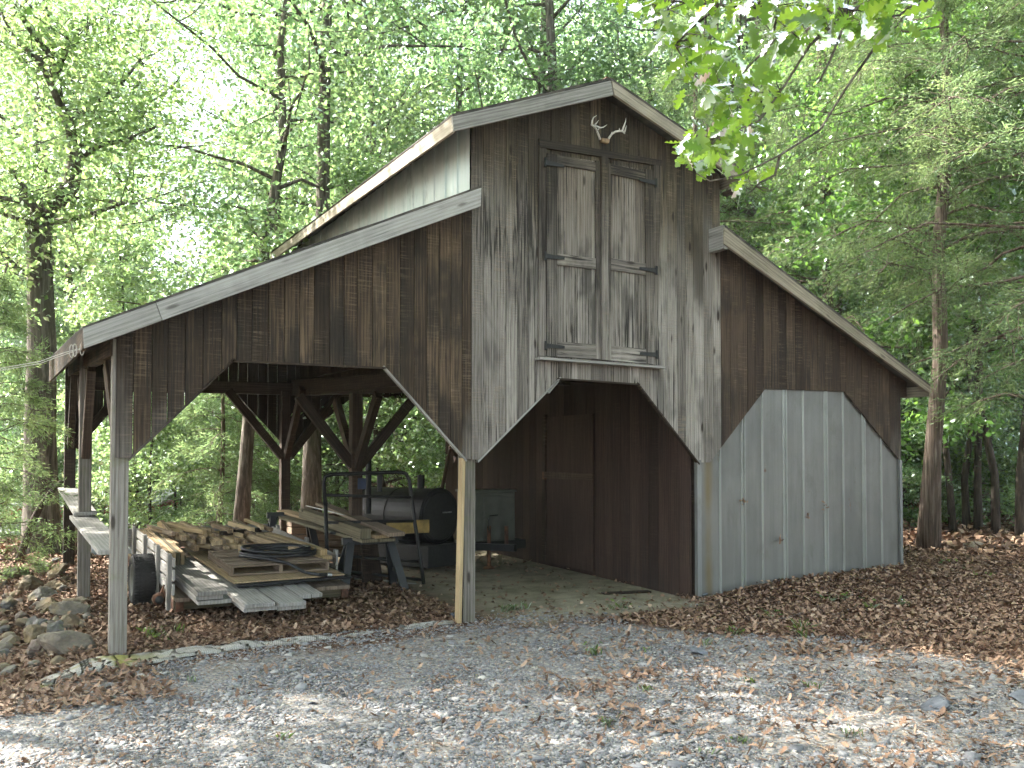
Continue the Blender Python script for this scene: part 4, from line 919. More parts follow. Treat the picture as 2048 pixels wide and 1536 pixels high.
# ------------------------------------------------------------------ ground scatter: stones, dead leaves, twigs, grass
rng = np.random.default_rng(101)
def vis_points(n, ylo=1085, yhi=1545, power=1.0):
    """ground points spread over the part of the ground in front of the camera"""
    d = np.sqrt(rng.uniform(4.3**2, 15.0**2, n)) if power == 1 else 4.3+(15-4.3)*rng.uniform(0, 1, n)**power
    px = rng.uniform(-90, 2140, n)
    P = CAM[None, :2]+(CF0[None, :2]+CR[None, :2]*((px-1024)/FPX)[:, None])*d[:, None]
    return P[:, 0], P[:, 1]
def gravel_mask(x, y):
    n1 = vnoise(x, y, 1.6, 5)
    gyv = y+(n1-.5)*1.3+np.maximum(x-4.4, 0)*1.5*(.6+.8*vnoise(x, y, .8, 31))
    return np.clip((-.15-gyv)/.5, 0, 1)
def leaf_dens(x, y):
    n = vnoise(x, y, .9, 21)*.6+vnoise(x, y, .35, 22)*.4; g = gravel_mask(x, y)
    base = np.where(g > .5, .02+.035*np.clip(x-1.5, 0, 3)+np.clip((n-.60)/.25, 0, 1)*.30*np.clip((x-2.0)/2, .05, 1), .95)
    base = np.where((x > 3.6) & (x < 6.5) & (y > .25) & (y < 7), .05, base)
    base = np.where((x > 3.5) & (x < 6.35) & (y > -.55) & (y < .3), .10, base)
    base = np.where((y < -2.6) & (x > 1.7+.5*(y+5)), np.maximum(base, np.clip((n-.40)/.3, 0, .75)*np.clip((x-2.2)/1.5, .1, 1)), base)
    base = np.where((x < .25) & (y < -.3) & (y > -1.6), np.maximum(base, .75), base)
    base = np.where((x > 10.45) | (y < -.1) | ((x < 3.6) & (y > -.4) & (y < 9)) | (y > 7), base, np.where((x > 6.5), 0, base))
    return base
def rot_frames(n, tilt):
    az = rng.uniform(0, 2*np.pi, n); nn = np.stack([rng.normal(size=n)*tilt, rng.normal(size=n)*tilt, np.ones(n)], 1); nn = unit(nn)
    d = np.stack([np.cos(az), np.sin(az), np.zeros(n)], 1); s = unit(np.cross(nn, d)); d = np.cross(s, nn)
    return d, s, nn
# stones
NB = 200000
x, y = vis_points(NB, power=1.25); keep = rng.uniform(0, 1, NB) < gravel_mask(x, y)*.98+.03
keep &= ~((x > -.1) & (x < 10.4) & (y > .5)); x, y = x[keep], y[keep]; n = len(x)
sz = np.clip(np.exp(rng.normal(-4.98, .52, n)), .003, .05)*np.clip(1.0-.0*x, .5, 1)
d, s, nn = rot_frames(n, .22)
cube = np.array([(-1, -1, -1), (1, -1, -1), (1, 1, -1), (-1, 1, -1), (-.75, -.7, 1), (.7, -.75, 1), (.75, .7, 1), (-.7, .75, 1)], float)
cf = np.array([(3, 2, 1, 0), (4, 5, 6, 7), (0, 1, 5, 4), (1, 2, 6, 5), (2, 3, 7, 6), (3, 0, 4, 7)])
jit = cube[None]*(1+rng.uniform(-.35, .25, (n, 8, 1)))+rng.normal(size=(n, 8, 3))*.16
ax = np.stack([sz*rng.uniform(.8, 1.5, n), sz*rng.uniform(.55, 1.0, n), sz*rng.uniform(.18, .42, n)], 1)
jit = jit*ax[:, None, :]
base = np.stack([x, y, ground(x, y)+ax[:, 2]*.35], 1)
V = base[:, None, :]+jit[:, :, 0:1]*d[:, None]+jit[:, :, 1:2]*s[:, None]+jit[:, :, 2:3]*nn[:, None]
F = (np.arange(n)[:, None, None]*8+cf[None]).reshape(-1, 4)
tag(link('gravel', np_mesh('gravel', V.reshape(-1, 3), F, np.repeat(np.clip(rng.beta(2, 2.2, n)+np.where(rng.uniform(size=n) < .06, .35, 0), 0, 1), 6), 'gravel_stone'), None), kind='stuff')
# dead oak leaves
NL = 98000
x, y = vis_points(NL, power=1.15); keep = rng.uniform(0, 1, NL) < leaf_dens(x, y); x, y = x[keep], y[keep]; n = len(x)
hz = ground(x, y)+rng.uniform(.004, .035, n)
d, s, nn = rot_frames(n, .30)
C = np.stack([x, y, hz], 1); D = d+np.stack([np.zeros(n), np.zeros(n), rng.normal(size=n)*.22], 1)
far = np.hypot(x-CAM[0], y-CAM[1]) > 9.5
Vn, Fn, k = oak_leaves(C[~far], D[~far], .066, rng, .6, 3.2)
Vf, Ff = leaf_cloud(C[far], .066, .044, rng, 2.0, 0, D[far], .15, .35)
b1 = np.repeat(rng.beta(1.8, 2.2, (~far).sum()), k); b2 = rng.beta(1.8, 2.2, far.sum())
tag(link('dead_leaves', np_mesh('dead_leaves', Vn, Fn, b1, 'dead_leaf'), None), kind='stuff')
tag(link('dead_leaves', np_mesh('dead_leaves', Vf, Ff, b2, 'dead_leaf'), None), kind='stuff')
# crumbs of leaf, bark and stem between the stones
m_ = 70000; x, y = vis_points(m_, power=1.2); kk = ~((x > 3.6) & (x < 10.4) & (y > .3) & (y < 7)) & (rng.uniform(0, 1, m_) < .35+.65*vnoise(x, y, .7, 41)); x, y = x[kk], y[kk]; n = len(x)
V, F = leaf_cloud(np.stack([x, y, ground(x, y)+rng.uniform(.003, .014, n)], 1), .024, .010, rng, 2.5, 0, None, 1, .3); V[:, 2] = np.maximum(V[:, 2], np.repeat(ground(x, y), 4)+.002)
tag(link('leaf_crumbs', np_mesh('leaf_crumbs', V, F, rng.beta(2.2, 1.6, n), 'dead_leaf'), None), kind='stuff')
# leaves gone further back under the woods
m_ = 26000; d_ = 14+rng.uniform(0, 1, m_)*16; px = rng.uniform(-60, 2130, m_)
P = CAM[None, :2]+(CF0[None, :2]+CR[None, :2]*((px-1024)/FPX)[:, None])*d_[:, None]; kk = ~((P[:, 0] > -.3) & (P[:, 0] < 10.7) & (P[:, 1] < 7))
P = P[kk]; V, F = leaf_cloud(np.stack([P[:, 0], P[:, 1], ground(P[:, 0], P[:, 1])+.03], 1), .14, .10, rng, 1.5, 0, None, 1, .3)
tag(link('forest_floor_leaves', np_mesh('forest_floor_leaves', V, F, rng.beta(1.8, 2.2, len(P)), 'dead_leaf'), None), kind='stuff')
# twigs
tb = MB()
for _ in range(420):
    xx, yy = vis_points(1); xx, yy = float(xx[0]), float(yy[0])
    if yy > -.2 and xx < 10.5: continue
    ln = float(np.exp(rng.normal(-1.9, .6))); a = rng.uniform(0, 6.28); P = wob((xx, yy, 0), (xx+math.cos(a)*ln, yy+math.sin(a)*ln, 0), 4, .04*ln, rng)
    P[:, 2] = ground(P[:, 0], P[:, 1])+.02+np.abs(rng.normal(size=4))*.012; r_ = min(.006, .0018+ln*.006)
    tb.tube(P, [r_, r_*.8, r_*.7, r_*.4], 4, float(rng.uniform(0, 1)))
tag(tb.build('fallen_twigs', 'twig_bark'), kind='stuff')
# small tufts of grass and weeds
CC = []; DD = []
def tuft(xx, yy, n, h):
    c = np.array([xx, yy, gz(xx, yy)]); 
    for _ in range(n): dv = rng.normal(size=3)*.45; dv[2] = 1; CC.append(c+np.array([rng.normal()*.03, rng.normal()*.03, 0])); DD.append(dv*h)
for px, py, n, h in ((550, 1195, 14, .22), (590, 1200, 16, .16), (300, 1275, 16, .10), (320, 1280, 12, .08), (358, 1270, 8, .12), (1005, 1225, 14, .10), (1025, 1222, 14, .09), (1050, 1220, 8, .10), (1240, 1215, 14, .08), (1220, 1218, 8, .07), (1290, 1380, 20, .05), (1190, 1310, 18, .08), (1215, 1450, 14, .08), (1605, 1260, 18, .14), (1610, 1275, 16, .10), (1470, 1270, 14, .08), (1660, 1210, 18, .07), (1680, 1208, 16, .07), (1740, 1225, 12, .10), (1805, 1220, 14, .09), (1540, 1240, 12, .09), (1415, 1290, 14, .08), (1620, 1375, 14, .07), (1500, 1365, 16, .06), (1480, 1482, 16, .05), (1700, 1470, 16, .07), (560, 1480, 9, .05), (380, 1365, 7, .07), (1410, 1505, 7, .06), (1290, 1305, 8, .07)):
    p = PZ(px, py, 0); tuft(p[0], p[1], n, h)
C = np.array(CC); D = np.array(DD); hl = np.linalg.norm(D, axis=1)
sv = unit(np.cross(D, rng.normal(size=D.shape)))*.004
V = np.stack([C-sv, C+sv, C+D*.6+sv*.8+np.array([0, 0, -.0]), C+D+np.stack([rng.normal(size=len(C))*.03]*2+[-.02*np.ones(len(C))], 1)], 1).reshape(-1, 3)
tag(link('grass', np_mesh('grass', V, np.arange(len(V)).reshape(-1, 4), rng.uniform(0, 1, len(C)), 'leaf_grass'), None), kind='stuff')
# low weeds (small broad leaves)
cl = []
for px, py in ((1190, 1300), (1610, 1265), (1655, 1208), (1690, 1206), (1745, 1220), (1810, 1220), (1470, 1268), (300, 1270), (320, 1282), (1240, 1214), (60, 1135), (90, 1130), (1900, 1150), (1960, 1170), (1540, 1232), (140, 1115), (110, 1120), (170, 1128)):
    p = PZ(px, py, 0); cl += [(p[0], p[1], gz(p[0], p[1])+.03)]*16
C = np.array(cl)+rng.normal(size=(len(cl), 3))*np.array([.07, .07, .03]); V, F = leaf_cloud(C, .06, .028, rng, .8, -.3)
tag(link('weeds', np_mesh('weeds', V, F, rng.uniform(0, 1, len(C)), 'leaf_grass'), None), kind='stuff')
# ------------------------------------------------------------------ trailer with its load
TM = Matrix.Translation((0.76, 1.62, 0.235)) @ Matrix.Rotation(R_(2.0), 4, 'Z') @ Matrix.Rotation(R_(3.6), 4, 'X')
tr = empty('utility_trailer', 'low plank-sided utility trailer with a wide black tyre, loaded with lumber', 'trailer', matrix=TM)
TW, TL = 1.95, 3.4
mb = MB()
for i in range(13): x0 = i*TW/13; mb.box((x0+.004, 0, -.04), (x0+TW/13-.004, TL, 0), 1)
mb.build('deck', 'pallet_wood', tr)
mb = MB(); mb.box((0, .06, -.14), (TW, .12, -.045), 0); mb.build('rear_bumper', 'green_timber', tr, bevel=.006)
mb = MB(); mb.box((1.28, .053, -.13), (1.40, .059, -.075), 0); mb.build('marker_plate', 'yellow_paint', tr)
for x in (.05, TW-.05): mb = MB(); mb.box((x-.04, 0.03, -.15), (x+.04, TL, -.045), 1); mb.build('chassis_rail', 'rust', tr)
for sx, nm in ((-.03, 0), (TW+.005, 1)):
    for z0, z1 in ((.03, .15), (.18, .30), (.33, .42)) if nm == 0 else ((.03, .14), (.17, .28)):
        mb = MB(); mb.box((sx, .02 if nm == 0 else .5, z0), (sx+.025, TL-.9 if nm == 0 else TL-.2, z1), 1); mb.build('side_board', 'grey_plank', tr, bevel=.003)
    for y in (.08, .75, 1.6, 2.4) if nm == 0 else (.6, 1.7, 3.0):
        mb = MB(); mb.box((sx-.04 if nm == 0 else sx+.026, y, -.14), (sx-.001 if nm == 0 else sx+.065, y+.08, .46 if nm == 0 else .32), 2); mb.build('stake', 'grey_plank', tr, bevel=.003)
mb = MB(); mb.box((0.0, TL-.03, .02), (TW, TL, .30), 0); mb.build('front_board', 'grey_plank', tr, bevel=.003)
TMI = TM.inverted()
def wheel(wx, wy, out):
    c = TMI @ Vector((wx, wy, gz(wx, wy)+.285)); ax = np.array(TMI.to_3x3() @ Vector((1, 0, 0))); c = np.array(c); h = .125
    prof = [(.175, -h*.8), (.235, -h), (.268, -h*.92), (.285, -h*.6), (.287, 0), (.285, h*.6), (.268, h*.92), (.235, h), (.175, h*.8)]
    mb = MB(); mb.ring_profile(c, ax, prof, 40); wh = mb.build('wheel', 'rubber', tr, smooth=True)
    mb = MB(); a = np.array([0, 0, 1.0]); u = np.cross(ax, a); u /= np.linalg.norm(u); w_ = np.cross(ax, u)
    for i in range(44):
        an = 2*math.pi*i/44; rd = u*math.cos(an)+w_*math.sin(an); tg = -u*math.sin(an)+w_*math.cos(an)
        for o in (-.085, -.03, .03, .085):
            sk = .25 if o < 0 else -.25
            mb.beam(c+rd*.283+ax*(o-.022)+tg*sk*.02, c+rd*.283+ax*(o+.022)-tg*sk*.02, .024, .016, rd, .5)
    mb.build('tread', 'rubber', wh)
    mb = MB(); mb.ring_profile(c, ax, [(.0, out*.03), (.10, out*.035), (.12, out*.075), (.165, out*.10), (.178, out*.115), (.172, -out*.09), (.10, -out*.02), (0, -out*.02)], 28); mb.build('rim', 'cabinet_paint', wh, smooth=True)
wheel(.555, 2.62, -1)
mb = MB(); mb.cyl((-.02, .52, -.33), (2.0, .52, -.33), .03) if False else mb.cyl(np.array(TMI @ Vector((.66, 2.62, .285))), np.array(TMI @ Vector((2.85, 2.62, .285))), .03); mb.build('axle', 'rust', tr)
for y in ():
    pass
lp = TMI @ Vector(tuple(PY(318, 1199, 1.62))); mb = MB(); mb.ring_profile(np.array(lp), np.array([0, 1.0, 0]), [(0, -.03), (.035, -.028), (.048, -.02), (.06, -.01), (.062, .06), (0, .065)], 20); tl_ = mb.build('tail_light', 'rust', tr, smooth=True)
mb = MB(); mb.ring_profile(np.array(lp)+np.array([0, -.012, 0]), np.array([0, 1.0, 0]), [(0, -.026), (.03, -.024), (.044, -.012), (.044, .01), (0, .012)], 18); mb.build('lens', 'black_iron', tl_, smooth=True)
mb = MB(); mb.beam(np.array(lp)+np.array([0, .05, .0]), np.array(lp)+np.array([.06, .06, .14]), .03, .012); mb.build('light_bracket', 'rust', tr)
mb = MB(); mb.beam((.95, TL, -.1), (.95, TL+1.0, -.1), .09, .09); mb.build('tongue', 'rust', tr)
# the load: every piece its own object, in the trailer's frame
def load(p0, p1, w, t, m, name, label, cat, group=None, rz=0, up=(0, 0, 1), bev=.003):
    mb = MB(); p0 = np.asarray(p0, float); p1 = np.asarray(p1, float); c = p0.copy()
    mb.beam((0, 0, 0), p1-p0, w, t, up); o = mb.build(name, m, None, TM @ Matrix.Translation(tuple(c)), bevel=bev)
    return tag(o, label, cat, group)
gp = 'grey planks sticking out of the trailer'
for (x, w, ye, yb, z, i, lab) in ((.26, .30, -.42, 2.3, .145, 0, 'wide weathered plank lying highest at the left rear of the trailer'), (.24, .27, -.38, 2.2, .095, 1, 'grey plank second from the top in the left rear plank stack'), (.30, .34, -.36, 2.2, .04, 2, 'warped grey plank at the bottom of the left rear plank stack'),
                             (.66, .31, -.72, 1.9, .075, 3, 'weathered plank with swirling grain sticking out furthest at the trailer rear'), (.68, .34, -.68, 1.9, .03, 4, 'lower grey plank beneath the swirl grained plank'),
                             (1.0, .29, -.72, 1.8, .06, 5, 'grey plank with a chipped end, third from the left at the trailer rear'), (1.0, .30, -.70, 1.8, .02, 6, 'grey plank flat under the chipped plank'), (1.22, .13, -.46, 1.8, .07, 7, 'shorter grey plank fourth from the left at the trailer rear'), (1.36, .12, -.44, 1.8, .07, 8, 'narrow grey plank rightmost of those jutting from the trailer rear')):
    load((x, ye-.10, z-.01-.03*(i > 2)), (x-.02, yb, z+.01), w, .042, 'grey_plank', 'plank', lab, 'plank', gp)
load((1.22, -.06, .135), (1.16, 2.0, .16), 1.28, .016, 'lumber', 'plywood_sheet', 'thin brown plywood sheet lying under the pallet', 'plywood sheet', bev=.002)
load((1.28, -.10, .112), (1.22, 2.0, .135), 1.32, .012, 'black_plastic', 'panel', 'dark thin panel below the plywood sheet on the trailer', 'panel', bev=.002)
load((.62, -.08, .10), (1.95, -.02, .10), .035, .035, 'black_plastic', 'pipe', 'black pipe along the rear edge of the plywood', 'pipe', bev=.012)
# pallet
PMx = TM @ Matrix.Translation((.62, .22, .155)) @ Matrix.Rotation(R_(-1), 4, 'Z')
pal = empty('wooden_pallet', 'brown wooden pallet lying on the trailer under the coiled hose', 'pallet', matrix=PMx)
mb = MB()
for i in range(9): mb.box((0, i*.135, .095), (1.14, i*.135+.10, .113), 0)
mb.build('deck_boards', 'pallet_wood', pal)
for x in (.0, .55, 1.10): mb = MB(); mb.box((x, 0, .018), (x+.04, 1.19, .0945), 1); mb.build('stringer', 'pallet_wood', pal, bevel=.003)
mb = MB()
for y in (0, .55, 1.09): mb.box((0, y, 0), (1.14, y+.10, .0175), 0)
mb.build('bottom_boards', 'pallet_wood', pal)
mb = MB(); mb.beam((0, 0, 0), (.36, .02, 0), .22, .10); tag(mb.build('timber_block', 'lumber', None, TM @ Matrix.Translation((.93, .98, .322)), bevel=.006), 'square brown timber block lying on the pallet beside the hose', 'timber block')
for x, y, L_, w, z, i, lab in ((1.55, .62, 1.3, .09, .315, 0, 'yellow square timber right of the hose, left of the pair'), (1.66, .66, 1.3, .09, .315, 1, 'yellow square timber right of the hose, right of the pair'), (1.78, .45, 1.5, .09, .32, 2, 'longer pale timber lying furthest right on the trailer load'), (1.80, .36, 1.5, .12, .27, 3, 'flat pale board under the longer timber at the right of the load')):
    load((x, y, z), (x-.25, y+L_, z+.02), w, .085 if i < 3 else .04, 'new_wood' if i > 1 else 'lumber', 'timber', lab, 'timber', 'timbers at the right of the load')
for i in range(5): load((.06+i*.055, .95+i*.03, .22), (.03+i*.055, 2.5+.05*i, .30), .042, .22-.01*i, 'lumber' if i != 3 else 'green_timber', 'board', 'board standing on edge in the bundle along the left side of the trailer', 'board', 'boards on edge along the left side')
rng = np.random.default_rng(8)
for i in range(64):
    row = i % 4; x = .30+rng.uniform(0, 1.4); y = 1.42+rng.uniform(0, .30)+.16*row; z = .19+.05*row+rng.uniform(0, .03)
    w = rng.choice([.042, .05, .06]); a = rng.normal()*.16-.12; L_ = rng.uniform(.5, 1.1)
    load((x, y, z+.06), (x+math.sin(a)*L_, y+math.cos(a)*L_, z+.06+rng.normal()*.012), w, w, ('new_wood', 'lumber', 'new_wood', 'lumber', 'pallet_wood')[i % 5], 'offcut', 'short square lumber offcut in the jumbled heap at the front of the trailer', 'offcut', 'lumber offcuts heaped on the trailer')
load((.95, 2.05, .375), (1.5, 2.2, .385), .10, .05, 'beam_wood', 'board', 'short reddish board lying on top of the offcut heap', 'board')
# hose
HM = TM @ Matrix.Translation((1.28, .62, .285))
hs_ = empty('hose', 'black rubber hose coiled on the pallet with a silver coupling', 'hose', matrix=HM)
mb = MB(); P = []
for i in range(0, 190):
    t = i/190; an = t*2*math.pi*5.6+2.2; r = .40-.05*abs(math.sin(an*.37))-.04*t; P.append(np.array([r*1.12*math.cos(an)+.04*math.sin(an*.3), r*.82*math.sin(an), .02+.085*t+.012*math.sin(an*1.7)]))
mb.tube(P, .018, 8)
Q = [np.array((-.46, -.02, .03)), np.array((-.42, -.14, .04)), np.array((-.25, -.33, .035)), np.array((-.05, -.50, .0)), np.array((.12, -.62, -.10)), np.array((.27, -.68, -.125)), np.array((.36, -.70, -.13))]
mb.tube(Q, .019, 8); mb.build('tube', 'hose_rubber', hs_, smooth=True)
mb = MB()
for i in range(7): mb.ring_profile(Q[5]+(Q[6]-Q[5])*(i/7.0), unit(Q[6]-Q[5]), [(.018, -.006), (.026, 0), (.018, .006)], 12)
mb.build('spring_guard', 'black_steel', hs_, smooth=True)
mb = MB(); a = unit(Q[6]-Q[5]); mb.ring_profile(Q[6], a, [(0, 0), (.024, 0), (.026, .02), (.022, .025), (.022, .05), (0, .052)], 14); mb.build('coupling', 'zinc', hs_)
# ------------------------------------------------------------------ saw horses and the timbers on them
def sawhorse(c, yaw, h, w, label):
    r = empty('sawhorse', label, 'sawhorse', (c[0], c[1], gz(c[0], c[1])), yaw, 'black sawhorses carrying timbers')
    mb = MB(); mb.box((-w/2, -.05, h-.09), (w/2, .05, h), 0); mb.build('top_beam', 'black_plastic', r, bevel=.008)
    for sx in (-1, 1):
        for sy in (-1, 1):
            mb = MB(); mb.beam((sx*(w/2-.10), sy*.04, h-.06), (sx*(w/2+.03), sy*.27, 0), .10, .05, (0, 1, 0)); mb.build('leg', 'black_plastic', r, bevel=.006)
        mb = MB(); mb.beam((sx*(w/2+.0), -.2, .22), (sx*(w/2+.0), .2, .22), .03, .05); mb.build('leg_brace', 'black_plastic', r)
    return r
sawhorse((3.26, 2.52), R_(-6), .66, .72, 'nearer black sawhorse under the thick ends of the timbers, beside the trailer')
sawhorse((2.92, 4.95), R_(-6), .82, .72, 'further black sawhorse half hidden behind the trailer load')
def timber(p0, p1, w, t, m, lab, **k):
    mb = MB(); p0 = np.asarray(p0, float); p1 = np.asarray(p1, float); mb.beam((0, 0, 0), p1-p0, w, t, **k)
    return tag(mb.build('timber', m, None, Matrix.Translation(tuple(p0)), bevel=.004), lab, 'timber', 'timbers across the sawhorses')
timber((3.40, 2.25, .685), (3.02, 5.25, .865), .22, .04, 'green_timber', 'long flat board at the right underside of the sawhorse pile')
timber((3.16, 2.25, .685), (2.78, 5.25, .865), .22, .04, 'green_timber', 'long flat board at the left underside of the sawhorse pile')
timber((3.12, 2.30, .775), (2.95, 4.4, .93), .15, .13, 'green_timber', 'thick mossy squared beam on top of the sawhorse boards')
timber((3.33, 2.25, .73), (2.86, 5.2, .92), .20, .04, 'lumber', 'brown board lying between the thick beam and the crooked plank')
timber((3.48, 2.15, .76), (3.2, 4.4, 1.06), .24, .05, 'pallet_wood', 'crooked brown plank rising to the back of the sawhorse pile', taper=.7)
timber((3.28, 2.6, .79), (3.12, 3.7, .90), .10, .06, 'lumber', 'short split rail lying in the groove of the sawhorse pile')
timber((3.18, 3.3, .955), (3.02, 4.5, 1.03), .035, .008, 'zinc', 'bright metal strip lying along the crooked plank')
mb = MB(); rng = np.random.default_rng(4); P = [np.array([.06*math.cos(i*1.1)*(1+.3*rng.normal())+.02*i, .05*math.sin(i*1.3)+.02*i, .012+.01*rng.uniform()]) for i in range(18)]; mb.tube(P, .009, 6)
tag(mb.build('chain', 'black_iron', None, Matrix.Translation((2.86, 4.2, .955)), smooth=True), 'small heap of dark chain on the timbers', 'chain')
# boards on the floor under the saw horse
for p0, p1, m, lab in (((3.5, 2.75, .05), (3.1, 4.3, .12), 'pallet_wood', 'broken brown board on the floor under the sawhorse'), ((3.95, 2.62, .04), (3.3, 3.2, .10), 'grey_plank', 'pale stick lying on the leaves right of the sawhorse'), ((3.45, 2.9, .12), (3.0, 4.5, .16), 'rear_wood', 'dark board leaning across the broken board under the sawhorse')):
    mb = MB(); p0 = np.array(p0); p1 = np.array(p1); mb.beam((0, 0, 0), p1-p0, .16 if m != 'grey_plank' else .05, .03); tag(mb.build('board', m, None, Matrix.Translation(tuple(p0)), bevel=.003), lab, 'board')
mb = MB(); mb.prism([(0, 0, 0), (.30, .06, 0), (.24, .16, .62), (.0, .1, .66)], (0, .06, 0), [(0, 0), (.3, 0), (.3, .6), (0, .6)]); tag(mb.build('board', 'rear_wood', None, Matrix.Translation((3.3, 2.85, gz(3.3, 2.9))), bevel=.004), 'dark wide board standing upright under the near sawhorse', 'board')
# far pile behind trailer
mb = MB()
for i in range(5): mb.box((0, 0, i*.12), (.95-.05*(i % 2), .5, i*.12+.11), 0)
tag(mb.build('stacked_timber', 'pallet_wood', None, Matrix.Translation((3.25, 6.1, gz(3.2, 6.1))), bevel=.01), 'dark block of stacked timber under the far sawhorse', 'timber block')
mb = MB(); mb.beam((0, 0, 0), (1.05, -.1, .02), .12, .06); tag(mb.build('board', 'beam_wood', None, Matrix.Translation((3.2, 6.25, gz(3.2, 6.2)+.64)), bevel=.004), 'reddish board across the far timber block', 'board')
# ------------------------------------------------------------------ pipe rack
rk = empty('pipe_rack', 'dark steel pipe rack with rounded top corners behind the sawhorses', 'rack', (2.78, 2.95, gz(2.8, 2.95)))
o_ = np.array([2.78, 2.95, gz(2.8, 2.95)])
def rl(px, py, Y): return PY(px, py, Y)-o_
c0 = [rl(651, 1010, 3.0), rl(647, 965, 3.0), rl(650, 953, 3.0), rl(662, 949, 3.0), rl(740, 946, 2.97), rl(800, 944, 2.95), rl(812, 947, 2.94), rl(819, 960, 2.92), rl(826, 1020, 2.85), rl(838, 1100, 2.7), rl(848, 1171, 2.56)]
mb = MB(); mb.tube(c0, .026, 9); mb.build('top_tube', 'black_steel', rk, smooth=True)
mb = MB(); mb.tube([rl(651, 1005, 3.0), rl(655, 1140, 3.0)], .026, 9); mb.build('upright', 'black_steel', rk, smooth=True)
for a, b in (((650, 990), (822, 995)), ((655, 1045), (828, 1042)), ((660, 1065), (836, 1086)), ((665, 1110), (842, 1124)), ((668, 1140), (846, 1160))):
    mb = MB(); mb.tube([rl(*a, 3.0), rl(*b, 2.8)], .02, 8); mb.build('cross_bar', 'black_steel', rk, smooth=True)
mb = MB(); mb.box(PY(763, 948, 2.93)-o_+np.array([-.06, -.02, -.24]), PY(763, 948, 2.93)-o_+np.array([.0, .02, 0]), 2) ; mb.build('flat_bar', 'black_steel', rk)
mb = MB(); mb.box((-.06, -.09, 0), (.06, -.076, .15), 2); tag(mb.build('box', 'blue_plastic', None, Matrix.Translation((3.44, 3.4, 1.30)), bevel=.004), 'small dark blue box hung on the middle lean-to post', 'box')
# ------------------------------------------------------------------ barrel smoker on its trailer
d_ = np.array([-.365, .926, 0]); c1 = PY(880, 1032, 3.75); o_ = np.array([c1[0], c1[1], gz(c1[0], c1[1])])
sm = empty('smoker_trailer', 'black barrel smoker with a round end door in the shade behind the pipe rack', 'smoker', tuple(o_))
c1 = c1-o_; mb = MB(); R0 = .41
mb.ring_profile(c1, d_, [(0, 0), (R0-.02, 0), (R0, .02), (R0, 1.55), (0, 1.57)], 36); bar = mb.build('barrel', 'black_steel', sm, smooth=False)
for f in (.03, .8, 1.5): mb = MB(); mb.ring_profile(c1+d_*f, d_, [(R0-.005, -.02), (R0+.012, -.018), (R0+.012, .018), (R0-.005, .02)], 36); mb.build('band', 'black_steel', bar)
mb = MB(); mb.ring_profile(c1-d_*.012, d_, [(0, 0), (R0-.06, 0), (R0-.05, .012), (0, .012)], 32); ed = mb.build('end_door', 'black_iron', sm)
sd = np.cross(d_, [0, 0, 1.0]); mb = MB(); mb.beam(c1-d_*.03+sd*.03+np.array([0, 0, .05]), c1-d_*.03+sd*.22+np.array([0, 0, .05]), .02, .02); mb.build('handle', 'zinc', ed)
mb = MB(); a = c1-d_*.1; mb.beam(a+np.array([0, 0, -.58]), a+d_*1.6+np.array([0, 0, -.58]), .7, .32); mb.build('fire_box', 'black_iron', sm, bevel=.01)
mb = MB(); a = rl(905, 1052, 3.6) if False else (PY(820, 1053, 3.55)-o_); mb.box(a+np.array([-.35, -.02, -.10]), a+np.array([.30, .04, .09]), 0); mb.build('side_panel', 'yellow_paint', sm, bevel=.008)
for px, py, r_, h in ((842, 950, .055, .5), (737, 905, .045, .9)): a = PY(px, py, 4.1)-o_; mb = MB(); mb.cyl(a+np.array([0, 0, -h]), a, r_, n=12); mb.build('chimney', 'black_steel', sm)
mb = MB(); mb.beam((-.6, 1.2, .33), (.9, -.7, .33), .10, .10); mb.build('tongue', 'black_steel', sm)
for wx in (-.55, .42): mb = MB(); mb.ring_profile((wx*.9, .75+wx*.3, .30), np.array([.926, .365, 0]), [(.12, -.08), (.27, -.09), (.30, -.05), (.30, .05), (.27, .09), (.12, .08)], 28); mb.build('wheel', 'rubber', sm, smooth=True)
a0 = PY(960, 985, 3.6); a1 = PY(1030, 1080, 3.6); o_ = np.array([a0[0], 3.6, gz(a0[0], 3.6)])
cb = empty('steel_cabinet', 'pale green steel cabinet with a crank jack, behind the middle front post', 'cabinet', tuple(o_)); w_ = a1[0]-a0[0]; z0 = a1[2]-o_[2]; z1 = a0[2]-o_[2]
mb = MB(); mb.box((-.12, .0, z0), (w_, .55, z1), 2); mb.build('body', 'cabinet_paint', cb, bevel=.012)
mb = MB(); mb.box((.06, -.014, z0+.03), (w_-.01, -.002, z1-.05), 2); mb.build('door', 'cabinet_paint', cb, bevel=.006)
mb = MB(); mb.box((-.14, -.03, z1+.002), (w_+.02, .57, z1+.035), 0); mb.build('lid', 'cabinet_paint', cb, bevel=.006)
mb = MB(); mb.box((-.2, .05, z0-.14), (w_+.22, .5, z0-.003), 0); mb.build('base_frame', 'black_steel', cb)
for px in (978, 1013): a = PY(px, 1060, 3.45)-o_; mb = MB(); mb.cyl((a[0], a[1], .30 if px > 1000 else .02), (a[0], a[1], a[2]+.06), .03, n=12); jk = mb.build('jack_tube', 'rust', cb)
a = PY(980, 1045, 3.4)-o_; mb = MB(); mb.tube([a+np.array([-.02, 0, -.12]), a+np.array([-.03, 0, .02]), a+np.array([0, 0, .10]), a+np.array([.13, 0, .105])], .012, 7); mb.build('crank', 'black_steel', cb, smooth=True)
mb = MB(); a = PY(978, 1140, 3.45)-o_; mb.ring_profile((a[0], a[1], .0), np.array([0, 0, 1.0]), [(0, 0), (.09, 0), (.085, .02), (.03, .05), (0, .05)], 16); mb.build('jack_foot', 'rust', cb)
